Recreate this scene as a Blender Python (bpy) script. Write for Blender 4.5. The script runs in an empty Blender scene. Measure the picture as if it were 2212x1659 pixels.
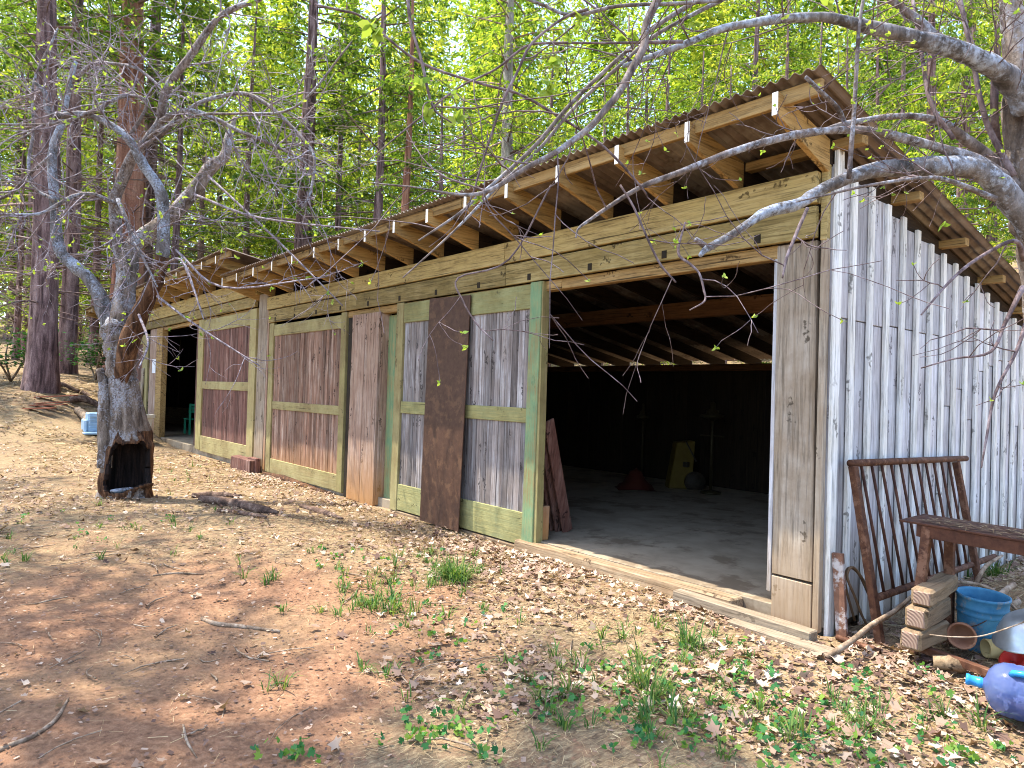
import bpy, math, random
import numpy as np
from mathutils import Vector, Matrix
random.seed(7); RS = np.random.RandomState(11)
SC = bpy.context.scene; COL = SC.collection

# ------------------------------------------------------------------ camera
F, CX, CY = 1512., 1106., 829.5           # lens in units of a 2212 px wide picture
def _axes():
    d1 = np.array([-150-CX, -(812-CY), -F]); d1 /= np.linalg.norm(d1)
    d2 = np.array([2926-CX, -(903-CY), -F]); d2 -= d1*d1.dot(d2); d2 /= np.linalg.norm(d2)
    return np.array([-d1, d2, np.cross(-d1, d2)])
R = _axes(); C = np.array([2.329, -4.791, 1.6])
def ray(p):
    c = np.array([p[0]-CX, -(p[1]-CY), -F]); return R @ (c/np.linalg.norm(c))
def on_y(p, y): r = ray(p); return C + r*((y-C[1])/r[1])
def on_x(p, x): r = ray(p); return C + r*((x-C[0])/r[0])
def on_z(p, z): r = ray(p); return C + r*((z-C[2])/r[2])
def at(x, y, d): return C + R @ (np.array([(x-CX)/F, -(y-CY)/F, -1.])*d)
cd = bpy.data.cameras.new('camera'); cam = bpy.data.objects.new('camera', cd); COL.objects.link(cam)
cd.sensor_width = 36; cd.lens = F/2212*36; cd.clip_end = 600; cd.clip_start = .05
m = Matrix([list(R[i])+[C[i]] for i in range(3)]+[[0, 0, 0, 1]]); cam.matrix_world = m
SC.camera = cam
# ------------------------------------------------------------------ sky, sun, exposure
EL, TOSUN = math.radians(67), (-.83, -.56)      # towards the sun, on the ground
wd = bpy.data.worlds.new('World'); SC.world = wd; wd.use_nodes = True
nt = wd.node_tree; bg = nt.nodes['Background']
sky = nt.nodes.new('ShaderNodeTexSky'); sky.sky_type = 'NISHITA'; sky.sun_disc = False
sky.sun_elevation = EL; sky.sun_rotation = math.atan2(TOSUN[0], TOSUN[1])
sky.air_density = 1.0; sky.dust_density = 1.5; sky.ozone_density = 1.0
nt.links.new(sky.outputs[0], bg.inputs[0]); bg.inputs[1].default_value = .15
sd = bpy.data.lights.new('sun', 'SUN'); sd.energy = 2.5; sd.angle = math.radians(.5); sd.color = (1, .93, .80)
sun = bpy.data.objects.new('sun', sd); COL.objects.link(sun)
_l = math.hypot(*TOSUN); sv = Vector((TOSUN[0]/_l*math.cos(EL), TOSUN[1]/_l*math.cos(EL), math.sin(EL)))
sun.rotation_euler = sv.to_track_quat('Z', 'Y').to_euler()
SC.view_settings.view_transform = 'Standard'; SC.view_settings.look = 'None'
SC.view_settings.exposure = 2.15; SC.view_settings.gamma = 1
SC.cycles.filter_width = 1.0; SC.cycles.max_bounces = 7; SC.cycles.diffuse_bounces = 4; SC.cycles.transparent_max_bounces = 8
SC.cycles.transmission_bounces = 5; SC.cycles.caustics_reflective = False; SC.cycles.caustics_refractive = False

# ------------------------------------------------------------------ noise on arrays
def vnoise(x, y, seed=0):
    x = np.asarray(x, float); y = np.asarray(y, float)
    xi = np.floor(x).astype(np.int64); yi = np.floor(y).astype(np.int64)
    fx = x-xi; fy = y-yi; fx = fx*fx*(3-2*fx); fy = fy*fy*(3-2*fy)
    def h(a, b):
        n = (a*374761393 + b*668265263 + seed*974711) & 0x7fffffff
        n = ((n ^ (n >> 13))*1274126177) & 0x7fffffff
        return ((n ^ (n >> 16)) & 0xffff)/65535.
    return (h(xi, yi)*(1-fx)+h(xi+1, yi)*fx)*(1-fy)+(h(xi, yi+1)*(1-fx)+h(xi+1, yi+1)*fx)*fy
def smooth(t): t = np.clip(t, 0, 1); return t*t*(3-2*t)
def height(x, y):
    x = np.asarray(x, float); y = np.asarray(y, float)
    h = 1.35*smooth((-13.5-x-.9*np.maximum(0, y+3))/9)+.09*np.maximum(0, -x-22)
    h = h+7.5*smooth((y-9)/34)+.22*np.maximum(0, y-30)
    h = h+.22*np.exp(-((x-1.15)**2/.5+(y-2.0)**2/.8))+.10*smooth((x-.1)/.6)*smooth((y-.9)/1.6)
    w = smooth((-.15-y)/.5)+smooth((x-.3)/.4)*(y > -.2)
    h = h+np.clip(w, 0, 1)*(.07*(vnoise(x*.55, y*.55, 3)-.5)+.045*(vnoise(x*1.9, y*1.9, 4)-.5)+.018*(vnoise(x*6, y*6, 5)-.5))
    inside = (x < .05)*(x > -25.2)*(y > -.02)*(y < 5.8)
    return np.where(inside, np.minimum(h, .0)-.05, h)
def hz(x, y): return float(height(x, y))

# ------------------------------------------------------------------ mesh building
ORG = {}
def thing(name, label, cat, loc=(0, 0, 0), group=None):
    o = bpy.data.objects.new(name, None); COL.objects.link(o); o.location = [float(a) for a in loc]
    o.empty_display_size = .1
    o['label'] = label; o['category'] = cat
    if group: o['group'] = group
    ORG[o.name] = np.array(loc, float); return o
def tag(o, label, cat, group=None):
    o['label'] = label; o['category'] = cat
    if group: o['group'] = group
    return o
def link(name, me, parent=None):
    o = bpy.data.objects.new(name, me); COL.objects.link(o)
    if parent is not None: o.parent = parent
    return o
def origin_of(parent):
    z = np.zeros(3)
    while parent is not None:
        z = z+np.array(parent.location); parent = parent.parent
    return z
class MB:
    def __init__(s): s.v = []; s.f = []; s.r = []; s.n = 0; s.sm = []
    def add(s, vs, fs, rnd=None, sm=False):
        vs = np.asarray(vs, float).reshape(-1, 3)
        rnd = random.random() if rnd is None else rnd
        s.v.append(vs); s.r.append(np.broadcast_to(np.asarray(rnd, float), (len(vs),)))
        s.f += [tuple(int(i)+s.n for i in f) for f in fs]; s.sm += [sm]*len(fs); s.n += len(vs); return s
    def hexa(s, p, rnd=None):     # 4 bottom, 4 top, counter-clockwise seen from above
        return s.add(p, [(3, 2, 1, 0), (4, 5, 6, 7), (0, 1, 5, 4), (1, 2, 6, 5), (2, 3, 7, 6), (3, 0, 4, 7)], rnd)
    def box(s, a, b, rnd=None, j=0.):
        (x0, y0, z0), (x1, y1, z1) = a, b
        p = np.array([(x0, y0, z0), (x1, y0, z0), (x1, y1, z0), (x0, y1, z0), (x0, y0, z1), (x1, y0, z1), (x1, y1, z1), (x0, y1, z1)], float)
        if j: p += RS.uniform(-j, j, p.shape)
        return s.hexa(p, rnd)
    def beam(s, a, b, w, t, up=(0, 0, 1), rnd=None):   # a bar from a to b, w across, t along up
        a = np.array(a, float); b = np.array(b, float); d = (b-a)/np.linalg.norm(b-a)
        u = np.array(up, float); sd_ = np.cross(d, u); sd_ /= np.linalg.norm(sd_); u = np.cross(sd_, d)
        q = lambda o, i, k: o+sd_*i*w/2+u*k*t/2
        return s.hexa([q(a, -1, -1), q(a, 1, -1), q(b, 1, -1), q(b, -1, -1), q(a, -1, 1), q(a, 1, 1), q(b, 1, 1), q(b, -1, 1)], rnd)
    def tube(s, pts, rad, n=7, rnd=None, nz=0., seed=1, cap=True, flute=None):
        P = np.asarray(pts, float); k = len(P); rad = np.broadcast_to(np.asarray(rad, float), (k,))
        T = np.gradient(P, axis=0); T /= np.linalg.norm(T, axis=1)[:, None]+1e-9
        ref = np.array([0, 0, 1.]) if abs(T[0][2]) < .8 else np.array([1., 0, 0])
        A = np.cross(T[0], ref); A /= np.linalg.norm(A); vs = []
        for i in range(k):
            A = A-T[i]*A.dot(T[i]); A /= np.linalg.norm(A)+1e-9; B = np.cross(T[i], A)
            th = np.arange(n)*2*np.pi/n; r = np.full(n, rad[i])
            if nz: r = r*(1+nz*(vnoise(np.cos(th)*1.7+9+seed, i*.55+np.sin(th)*1.7+seed, seed)-.5)*2)
            if flute is not None: r = r*flute(th, i/(k-1.))
            vs.append(P[i]+np.outer(np.cos(th)*r, A)+np.outer(np.sin(th)*r, B))
        fs = [(i*n+j, i*n+(j+1) % n, (i+1)*n+(j+1) % n, (i+1)*n+j) for i in range(k-1) for j in range(n)]
        if cap: fs += [tuple(range(n))[::-1], tuple(range((k-1)*n, k*n))]
        return s.add(np.concatenate(vs), fs, rnd, True)
    def lathe(s, prof, o, ax=(0, 0, 1), n=24, rnd=.5):
        o = np.array(o, float); ax = np.array(ax, float); ax /= np.linalg.norm(ax)
        ref = np.array([1., 0, 0]) if abs(ax[0]) < .8 else np.array([0, 1., 0])
        A = np.cross(ax, ref); A /= np.linalg.norm(A); B = np.cross(ax, A); th = np.arange(n)*2*np.pi/n; vs = []
        for r, h in prof: vs.append(o+ax*h+np.outer(np.cos(th)*r, A)+np.outer(np.sin(th)*r, B))
        k = len(prof)
        return s.add(np.concatenate(vs), [(i*n+j, i*n+(j+1) % n, (i+1)*n+(j+1) % n, (i+1)*n+j) for i in range(k-1) for j in range(n)], rnd, True)
    def build(s, name, mat, parent=None, bevel=0., loc=None):
        V = np.concatenate(s.v); o0 = origin_of(parent)
        if loc is not None: o0 = np.array(loc, float)
        me = bpy.data.meshes.new(name); me.from_pydata((V-o0).tolist(), [], s.f); me.materials.append(mat)
        at_ = me.attributes.new('rnd', 'FLOAT', 'POINT'); at_.data.foreach_set('value', np.concatenate(s.r).astype(np.float32))
        me.polygons.foreach_set('use_smooth', s.sm); me.update()
        o = link(name, me, parent)
        if loc is not None: o.location = [float(a) for a in loc]
        if bevel:
            b = o.modifiers.new('bevel', 'BEVEL'); b.width = bevel; b.segments = 1; b.limit_method = 'ANGLE'; b.angle_limit = math.radians(50)
        return o
def np_mesh(name, V, k, rnd, mat, parent=None, loc=None, smooth=False):    # V: (faces*k, 3): separate k-gons
    V = np.asarray(V, np.float32); n = len(V); o0 = np.array(loc if loc is not None else origin_of(parent), np.float32)
    me = bpy.data.meshes.new(name); me.vertices.add(n); me.vertices.foreach_set('co', (V-o0).ravel())
    me.loops.add(n); me.loops.foreach_set('vertex_index', np.arange(n, dtype=np.int32))
    me.polygons.add(n//k); me.polygons.foreach_set('loop_start', np.arange(0, n, k, dtype=np.int32))
    me.update(calc_edges=True); me.materials.append(mat)
    a = me.attributes.new('rnd', 'FLOAT', 'POINT'); a.data.foreach_set('value', np.repeat(np.asarray(rnd, np.float32), k))
    o = link(name, me, parent)
    if loc is not None: o.location = [float(q) for q in loc]
    return o

# ------------------------------------------------------------------ materials
class NG:
    def __init__(s, name):
        s.m = bpy.data.materials.new(name); s.m.use_nodes = True; s.t = s.m.node_tree; s.N = s.t.nodes
        s.b = s.N['Principled BSDF']; s.out = s.N['Material Output']; s.b.inputs['Roughness'].default_value = .85
        s.b.inputs['Specular IOR Level'].default_value = .25
    def n(s, typ, inp=None, **kw):
        x = s.N.new('ShaderNode'+typ)
        for k, v in kw.items(): setattr(x, k, v)
        for k, v in (inp or {}).items(): s.set(x.inputs[k], v)
        return x
    def set(s, sock, v):
        if isinstance(v, bpy.types.NodeSocket): s.t.links.new(v, sock)
        elif isinstance(v, bpy.types.Node): s.t.links.new(v.outputs[0], sock)
        else: sock.default_value = v
    def math(s, op, a, b=0., clamp=False):
        x = s.n('Math', operation=op, use_clamp=clamp); s.set(x.inputs[0], a); s.set(x.inputs[1], b); return x.outputs[0]
    def mix(s, f, a, b, mode='MIX'):
        x = s.n('Mix', data_type='RGBA', blend_type=mode, clamp_factor=True)
        s.set(x.inputs[0], f)
        for i, v in ((6, a), (7, b)): s.set(x.inputs[i], v if not isinstance(v, tuple) else (*v[:3], 1))
        return x.outputs[2]
    def ramp(s, f, stops, interp='LINEAR'):
        x = s.n('ValToRGB'); s.set(x.inputs[0], f); e = x.color_ramp.elements; x.color_ramp.interpolation = interp
        while len(e) < len(stops): e.new(.5)
        for i, (p, c) in enumerate(stops):
            e[i].position = p; e[i].color = (*c, 1) if isinstance(c, tuple) else (c, c, c, 1)
        return x.outputs[0]
    def coord(s, scale=(1, 1, 1), shift=True, src=None):
        co = s.n('TexCoord').outputs['Object'] if src is None else src
        if shift:
            rn = s.n('Attribute', attribute_name='rnd').outputs['Fac']
            oi = s.n('ObjectInfo').outputs['Random']
            k = s.n('VectorMath', operation='SCALE'); k.inputs[0].default_value = (31., 47., 17.); s.set(k.inputs['Scale'], s.math('ADD', rn, oi))
            a = s.n('VectorMath', operation='ADD'); s.set(a.inputs[0], co); s.set(a.inputs[1], k.outputs[0]); co = a.outputs[0]
        mp = s.n('Mapping'); s.set(mp.inputs['Vector'], co); mp.inputs['Scale'].default_value = scale; return mp.outputs[0]
    def noise(s, co, scale=1., detail=5., rough=.6, dist=0.):
        x = s.n('TexNoise', {'Vector': co, 'Scale': scale, 'Detail': detail, 'Roughness': rough, 'Distortion': dist}); return x.outputs['Fac']
    def bump(s, h, strength=.4, dist=.01):
        x = s.n('Bump', {'Height': h, 'Strength': strength, 'Distance': dist}); s.set(s.b.inputs['Normal'], x.outputs[0])
    def color(s, c): s.set(s.b.inputs['Base Color'], (*c, 1) if isinstance(c, tuple) else c); return s
AX = {'X': (.9, 18, 18), 'Y': (18, .9, 18), 'Z': (18, 18, .9)}
def wood(name, cols, axis='X', paint=None, cover=.6, patch=None, vary=.5, gs=1., foot=None):
    g = NG(name); sc_ = tuple(a*gs for a in AX[axis]); co = g.coord(sc_)
    n1 = g.noise(co, 1.25, 9, .68, .8); fine = g.noise(g.coord(tuple(a*3.6 for a in sc_)), 1, 5, .7, .3)
    iso = g.noise(g.coord((1, 1, 1)), 1.9, 6, .65); iso2 = g.noise(g.coord((1, 1, 1)), 7, 5, .65)
    c = g.ramp(n1, [(.34, cols[0]), (.47, cols[1]), (.70, cols[2])])
    c = g.mix(g.ramp(iso, [(.40, 0.), (.62, .8)]), c, patch if patch else cols[1])
    c = g.mix(g.ramp(iso2, [(.50, 0.), (.72, .35)]), c, cols[0])
    rn = g.n('Attribute', attribute_name='rnd').outputs['Fac']
    c = g.mix(1., c, g.ramp(rn, [(0., 1-vary*.55), (1., 1+vary*.35)]), 'MULTIPLY')
    c = g.mix(.85, c, g.ramp(fine, [(.34, .42), (.52, 1.06)]), 'MULTIPLY')
    crack = g.noise(g.coord(tuple(a*2.2 if a > 5 else a*.6 for a in sc_)), 1, 3, .5, .2)
    c = g.mix(g.ramp(crack, [(.66, 0.), (.70, .85)]), c, tuple(x*.22 for x in cols[0]))
    sx = g.n('SeparateXYZ', {0: g.coord((1, 1, 1))}); iu, iv = {'X': ((1, 2), 0), 'Y': ((0, 2), 1), 'Z': ((0, 1), 2)}[axis]
    kc = g.n('CombineXYZ'); g.set(kc.inputs[0], g.math('MULTIPLY', g.math('ADD', sx.outputs[iu[0]], sx.outputs[iu[1]]), 7.)); g.set(kc.inputs[1], g.math('MULTIPLY', sx.outputs[iv], 2.6))
    wob = g.n('VectorMath', operation='ADD'); g.set(wob.inputs[0], kc.outputs[0]); g.set(wob.inputs[1], g.n('TexNoise', {'Vector': g.coord((1, 1, 1)), 'Scale': 22.}).outputs['Color'])
    kv = g.n('TexVoronoi', {'Vector': wob.outputs[0], 'Scale': 1.}, voronoi_dimensions='2D', feature='F1')
    kn = g.math('MULTIPLY', g.ramp(kv.outputs['Distance'], [(.05, 1.), (.10, .75), (.17, 0.)]), g.ramp(g.n('SeparateColor', {0: kv.outputs['Color']}).outputs[0], [(.60, 0.), (.64, .9)]))
    c = g.mix(kn, c, tuple(x*.38 for x in cols[0]))
    h = g.math('ADD', n1, g.math('MULTIPLY', fine, .7))
    if paint:
        wear = g.math('ADD', g.math('MULTIPLY', fine, .55), g.math('ADD', g.math('MULTIPLY', n1, .35), g.math('MULTIPLY', iso, .5)))
        f = g.ramp(wear, [(.36+cover*.5, 1.), (.50+cover*.5, 0.)])
        pc = g.mix(g.ramp(iso2, [(.35, 0.), (.7, 1.)]), paint[0], paint[1])
        pc = g.mix(.7, pc, g.ramp(fine, [(.3, .6), (.6, 1.05)]), 'MULTIPLY')
        c = g.mix(f, c, pc)
    if foot:     # boards turn to the foot colour towards the ground
        z = g.n('SeparateXYZ', {0: g.n('TexCoord').outputs['Object']}).outputs[2]
        f = g.math('MULTIPLY', g.ramp(g.math('ADD', z, g.math('MULTIPLY', iso, .5)), [(.32, 1.), (.95, 0.)]), .8)
        c = g.mix(f, c, foot)
    g.color(c); g.bump(h, .7, .006); return g.m
M = {}
M['header'] = wood('weathered_header', [(.20, .13, .045), (.42, .30, .115), (.54, .41, .19)], 'X', patch=(.46, .34, .13), vary=.25)
M['header_low'] = wood('weathered_track_board', [(.12, .085, .03), (.30, .22, .085), (.42, .33, .15)], 'X', patch=(.22, .155, .05), vary=.4)
M['rafter'] = wood('rafter_wood', [(.22, .125, .045), (.46, .28, .10), (.58, .39, .17)], 'Y', patch=(.48, .30, .11), vary=.5)
M['rafter_end'] = wood('rafter_end_sunlit', [(.6, .57, .53), (.78, .77, .75), (.85, .85, .84)], 'Z', vary=.2)  # whitened: the sun on the cut ends is put into the colour
M['fascia'] = wood('fascia_wood', [(.16, .09, .03), (.36, .22, .08), (.48, .33, .15)], 'X', vary=.4)
M['post'] = wood('grey_post', [(.19, .14, .095), (.40, .325, .245), (.58, .51, .43)], 'Z', patch=(.30, .22, .145), vary=.4, gs=.6, foot=(.32, .215, .125))
M['post_warm'] = wood('pinkish_boards', [(.22, .13, .09), (.42, .28, .20), (.55, .44, .38)], 'Z', patch=(.34, .21, .15), vary=.35, gs=.7, foot=(.45, .22, .07))
M['siding'] = wood('pale_siding', [(.34, .31, .31), (.56, .55, .57), (.74, .74, .77)], 'Z', patch=(.50, .46, .46), vary=.55, gs=.7, foot=(.30, .22, .14))
M['batten'] = wood('pale_batten', [(.55, .52, .46), (.76, .75, .72), (.86, .86, .85)], 'Z', vary=.2, patch=(.74, .70, .62))
M['panel'] = wood('door_panel', [(.10, .052, .036), (.28, .165, .115), (.52, .42, .35)], 'Z', patch=(.25, .13, .085), vary=.7, gs=.8, foot=(.36, .18, .07))
M['panel_dark'] = wood('dark_door_panel', [(.065, .028, .022), (.175, .082, .060), (.33, .215, .18)], 'Z', patch=(.155, .066, .05), vary=.6, gs=.8)
M['panel_grey'] = wood('grey_door_panel', [(.10, .078, .070), (.27, .23, .215), (.55, .54, .55)], 'Z', patch=(.25, .205, .18), vary=.75, gs=.8)
GP = ((.44, .375, .18), (.36, .31, .13)); TP = ((.19, .32, .17), (.30, .36, .17)); OP = ((.38, .33, .14), (.30, .26, .10))
WB = [(.12, .09, .04), (.30, .23, .10), (.46, .38, .19)]
M['rail'] = wood('green_rail', WB, 'X', paint=GP, cover=.55)
M['stile'] = wood('green_stile', WB, 'Z', paint=GP, cover=.55)
M['stile_teal'] = wood('teal_green_stile', WB, 'Z', paint=TP, cover=.62)
M['rail_teal'] = wood('moss_green_rail', [(.07, .065, .03), (.26, .23, .09), (.44, .40, .18)], 'X', paint=((.38, .37, .17), (.28, .28, .12)), cover=.5)
M['rail_old'] = wood('olive_rail', WB, 'X', paint=OP, cover=.55)
M['stile_old'] = wood('olive_stile', WB, 'Z', paint=OP, cover=.55)
M['sill'] = wood('sill_timber', [(.15, .095, .055), (.31, .22, .135), (.46, .36, .24)], 'X', vary=.4, patch=(.26, .165, .09))
M['plank'] = wood('loose_plank', [(.15, .11, .075), (.31, .24, .165), (.42, .35, .26)], 'X', vary=.3)
M['timber'] = wood('block_timber', [(.14, .09, .05), (.28, .19, .11), (.40, .30, .19)], 'Y', vary=.4, gs=.7)
M['inner'] = wood('shade_dark_wood', [(.008, .005, .003), (.018, .012, .007), (.03, .02, .012)], 'Z')  # near black: the gloom inside the shed is put into the colour
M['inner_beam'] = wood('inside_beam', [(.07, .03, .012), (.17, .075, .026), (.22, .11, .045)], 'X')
M['inner_rafter'] = wood('shade_dark_rafter', [(.014, .008, .004), (.032, .018, .009), (.05, .03, .016)], 'Y')  # same rafters as outside, darkened in colour for the interior shade
def simple(name, c1, c2, scale=8., rough=.8, metal=0., c3=None, bump=.3, bd=.004, detail=6):
    g = NG(name); co = g.coord(); n = g.noise(co, scale, detail, .65, .2)
    c = g.ramp(n, [(.34, c1), (.62, c2)])
    if c3:
        c = g.mix(g.ramp(g.noise(co, scale*.45, 5, .7), [(.52, 0.), (.6, 1.)]), c, c3)
    g.color(c); g.b.inputs['Roughness'].default_value = rough; g.b.inputs['Metallic'].default_value = metal
    if bump: g.bump(n, bump, bd)
    return g.m
M['rust'] = simple('rusty_steel', (.060, .024, .014), (.135, .058, .030), 22, .75, .15, (.20, .10, .06))
M['rust_dark'] = simple('dark_rusty_steel', (.045, .018, .012), (.11, .045, .026), 14, .7, .2)
M['sheet'] = simple('brown_painted_sheet', (.062, .030, .018), (.092, .046, .028), 16, .6, .1, (.125, .065, .036), .2)
M['roof'] = simple('corrugated_iron', (.10, .07, .052), (.21, .155, .12), 2.5, .65, .25, (.28, .235, .19), .15)
M['concrete'] = simple('floor_concrete', (.27, .215, .15), (.37, .30, .215), 3.5, .8, 0, (.20, .15, .10), .3)
M['gap_shade'] = simple('gap_shade_paint', (.015, .010, .005), (.03, .02, .01), 9)  # near-black fill that paints the shade in gaps between parts
M['black'] = simple('black_rubber', (.02, .016, .012), (.05, .04, .03), 9, .6)
M['paper'] = simple('white_paper', (.75, .76, .80), (.84, .84, .85), 4, .9, bump=.05)
M['hose'] = simple('brown_hose', (.10, .055, .028), (.18, .11, .06), 12, .6)
M['green_paint'] = simple('green_chair_paint', (.03, .30, .17), (.05, .42, .25), 9, .5)
M['yellow_paint'] = simple('darkened_yellow_paint', (.10, .068, .010), (.13, .09, .014), 7, .6)  # this, the red and the brass are darkened for the bay's gloom
M['red_paint'] = simple('darkened_red_cloth', (.06, .012, .007), (.085, .018, .010), 5, .8)
M['brass'] = simple('darkened_brass', (.035, .030, .014), (.06, .05, .028), 10, .5, .5)
M['bin'] = simple('beige_plastic', (.50, .42, .31), (.62, .55, .43), 4, .5, bump=.05)
M['blue_box'] = simple('pale_blue_plastic', (.24, .38, .52), (.34, .48, .62), 4, .5, bump=.05)
M['bucket'] = simple('blue_bucket_plastic', (.04, .19, .36), (.09, .30, .47), 9, .5, 0, (.36, .33, .27), .08)
M['red_plastic'] = simple('red_plastic', (.45, .02, .02), (.58, .04, .03), 5, .35, bump=.04)
M['pan'] = simple('dull_aluminium', (.30, .35, .39), (.46, .51, .55), 4, .35, .8, bump=.05)
M['pot'] = simple('terracotta_pot', (.26, .12, .07), (.38, .20, .12), 7, .8)
M['rind'] = simple('yellow_card_tube', (.42, .32, .13), (.52, .42, .20), 7, .7)
M['orange'] = simple('orange_peel', (.55, .24, .03), (.68, .36, .06), 9, .6)
M['clod'] = simple('soil_clods', (.12, .06, .034), (.27, .15, .09), 30, .95)
M['brick'] = simple('red_brick', (.30, .09, .05), (.42, .16, .09), 9, .9)
M['speckled'] = simple('flaking_paint_steel', (.12, .055, .035), (.24, .12, .075), 14, .7, 0, (.48, .44, .42), .4)
def bark(name, c1, c2, c3, lichen=None, sx=14., sz=1.6, amount=.5, b=.8, bd=.03):
    g = NG(name); co = g.coord((sx, sx, sz)); n = g.noise(co, 1, 7, .65, .5); iso = g.noise(g.coord((1, 1, .8)), 2.2, 5, .6)
    c = g.ramp(n, [(.38, c1), (.5, c2), (.64, c3)])
    c = g.mix(g.ramp(iso, [(.4, 0.), (.7, .5)]), c, tuple(x*.65 for x in c2))
    if lichen:
        l = g.noise(g.coord((1, 1, 1)), 38, 5, .75); l2 = g.noise(g.coord((1, 1, 1)), 3.1, 4, .6)
        c = g.mix(g.ramp(g.math('ADD', g.math('MULTIPLY', l, .6), g.math('MULTIPLY', l2, .6)), [(.68-amount*.2, 0.), (.80-amount*.2, 1.)]), c, lichen)
    fn = g.noise(g.coord((1, 1, .7)), 55, 5, .7); c = g.mix(.7, c, g.ramp(fn, [(.36, .5), (.56, 1.08)]), 'MULTIPLY')
    g.color(c); g.bump(g.math('ADD', n, g.math('MULTIPLY', fn, .5)), b, bd); return g.m
M['fir_bark'] = bark('fir_bark', (.060, .034, .032), (.20, .120, .112), (.40, .27, .25), sx=9, sz=1.3)
M['cedar_bark'] = bark('cedar_bark', (.13, .050, .032), (.34, .15, .095), (.50, .28, .19), sx=10, sz=.5)
M['pale_bark'] = bark('pale_fir_bark', (.14, .12, .095), (.30, .27, .22), (.44, .41, .35), sx=6, sz=2)
M['old_bark'] = bark('gnarled_bark', (.070, .050, .040), (.21, .160, .125), (.38, .31, .26), (.42, .43, .48), 11, 3, .34)
M['lichen_bark'] = bark('lichen_bark', (.07, .06, .055), (.17, .15, .145), (.27, .25, .25), (.38, .42, .50), 11, 4, .50, .7, .015)
M['dead_wood'] = bark('hollow_dead_wood', (.030, .014, .007), (.11, .05, .024), (.25, .125, .06), sx=16, sz=1.2)
M['hollow_dark'] = bark('dark_hollow', (.008, .005, .004), (.022, .013, .011), (.06, .034, .026), sx=16, sz=1.2)  # near-black lining of the hollow
M['limb'] = bark('limb_bark', (.07, .052, .046), (.18, .14, .125), (.30, .26, .25), (.40, .42, .48), 20, 8, .36, .5, .006)
M['twig'] = bark('twig_bark', (.075, .048, .046), (.17, .12, .118), (.30, .24, .25), sx=20, sz=8, b=.2)
M['log'] = bark('fallen_bark', (.05, .03, .022), (.15, .09, .065), (.30, .21, .16), sx=9, sz=9)
M['lilac_twig'] = bark('lilac_twig_bark', (.14, .10, .11), (.28, .23, .25), (.46, .42, .45), sx=20, sz=8, b=.2)
M['stick'] = bark('stick_bark', (.14, .09, .055), (.30, .215, .145), (.46, .37, .28), sx=9, sz=9, b=.2)
def leafmat(name, stops, trans=.45, rough=.6, spec=.25):
    g = NG(name); rn = g.n('Attribute', attribute_name='rnd').outputs['Fac']
    c = g.ramp(rn, stops); oi = g.n('ObjectInfo').outputs['Random']
    c = g.mix(.5, c, g.ramp(oi, [(0., .7), (1., 1.15)]), 'MULTIPLY')
    g.color(c); g.b.inputs['Roughness'].default_value = rough; g.b.inputs['Specular IOR Level'].default_value = spec
    if trans:
        t = g.n('BsdfTranslucent', {'Color': g.mix(1., c, (1.25, 1.2, .6), 'MULTIPLY')})
        x = g.n('MixShader', {0: trans, 1: g.b.outputs[0], 2: t.outputs[0]}); g.t.links.new(x.outputs[0], g.out.inputs[0])
    return g.m
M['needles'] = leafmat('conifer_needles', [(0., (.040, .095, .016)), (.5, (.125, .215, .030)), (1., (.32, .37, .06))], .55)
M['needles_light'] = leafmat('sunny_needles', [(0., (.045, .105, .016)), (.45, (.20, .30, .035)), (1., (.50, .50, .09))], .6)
M['maple'] = leafmat('spring_leaves', [(0., (.10, .18, .025)), (.5, (.24, .33, .045)), (1., (.42, .48, .09))], .55)
M['bud'] = leafmat('budding_leaves', [(0., (.20, .34, .05)), (1., (.42, .52, .10))], .5)
M['grass'] = leafmat('grass_blades', [(0., (.035, .11, .030)), (.5, (.10, .20, .045)), (1., (.26, .30, .075))], .4)
M['weed'] = leafmat('weed_leaves', [(0., (.03, .14, .055)), (.5, (.07, .24, .06)), (1., (.22, .34, .05))], .4)
M['fern'] = leafmat('fern_leaves', [(0., (.02, .08, .02)), (1., (.06, .2, .04))], .4)
M['litter'] = leafmat('dry_leaves', [(0., (.09, .05, .038)), (.3, (.24, .15, .11)), (.6, (.40, .285, .205)), (.85, (.52, .41, .31)), (1., (.58, .50, .42))], .15, .7)
M['straw'] = leafmat('dry_needles', [(0., (.13, .07, .035)), (.4, (.29, .185, .095)), (.75, (.44, .33, .175)), (1., (.56, .45, .26))], .1, .7)
M['deadneedles'] = leafmat('dead_twigs', [(0., (.09, .055, .05)), (1., (.30, .20, .18))], 0)
def ground_mat():
    g = NG('forest_floor'); tc = g.n('TexCoord').outputs['Object']
    big = g.noise(tc, .55, 5, .6); mid = g.noise(tc, 2.3, 6, .65); fine = g.noise(tc, 26, 6, .7); st = g.noise(g.coord((9, 3, 3), False), 5, 5, .7, 1.)
    red = g.ramp(fine, [(.28, (.085, .042, .024)), (.5, (.215, .110, .060)), (.72, (.33, .195, .115))])
    duff = g.ramp(st, [(.3, (.075, .047, .028)), (.5, (.205, .143, .082)), (.7, (.40, .31, .175))])
    a = g.n('Attribute', attribute_name='bare').outputs['Fac']
    f = g.ramp(g.math('ADD', a, g.math('MULTIPLY', g.math('SUBTRACT', mid, .5), 1.1)), [(.30, 0.), (.85, .92)])
    c = g.mix(f, duff, red); c = g.mix(g.ramp(g.noise(tc, 7, 5, .7), [(.5, 0.), (.68, .6)]), c, (.30, .155, .085))
    c = g.mix(g.ramp(big, [(.45, 0.), (.7, .35)]), c, (.38, .29, .15))
    g.color(c); g.b.inputs['Roughness'].default_value = .95
    g.bump(g.math('ADD', fine, mid), .8, .02); return g.m
M['ground'] = ground_mat()

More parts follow.
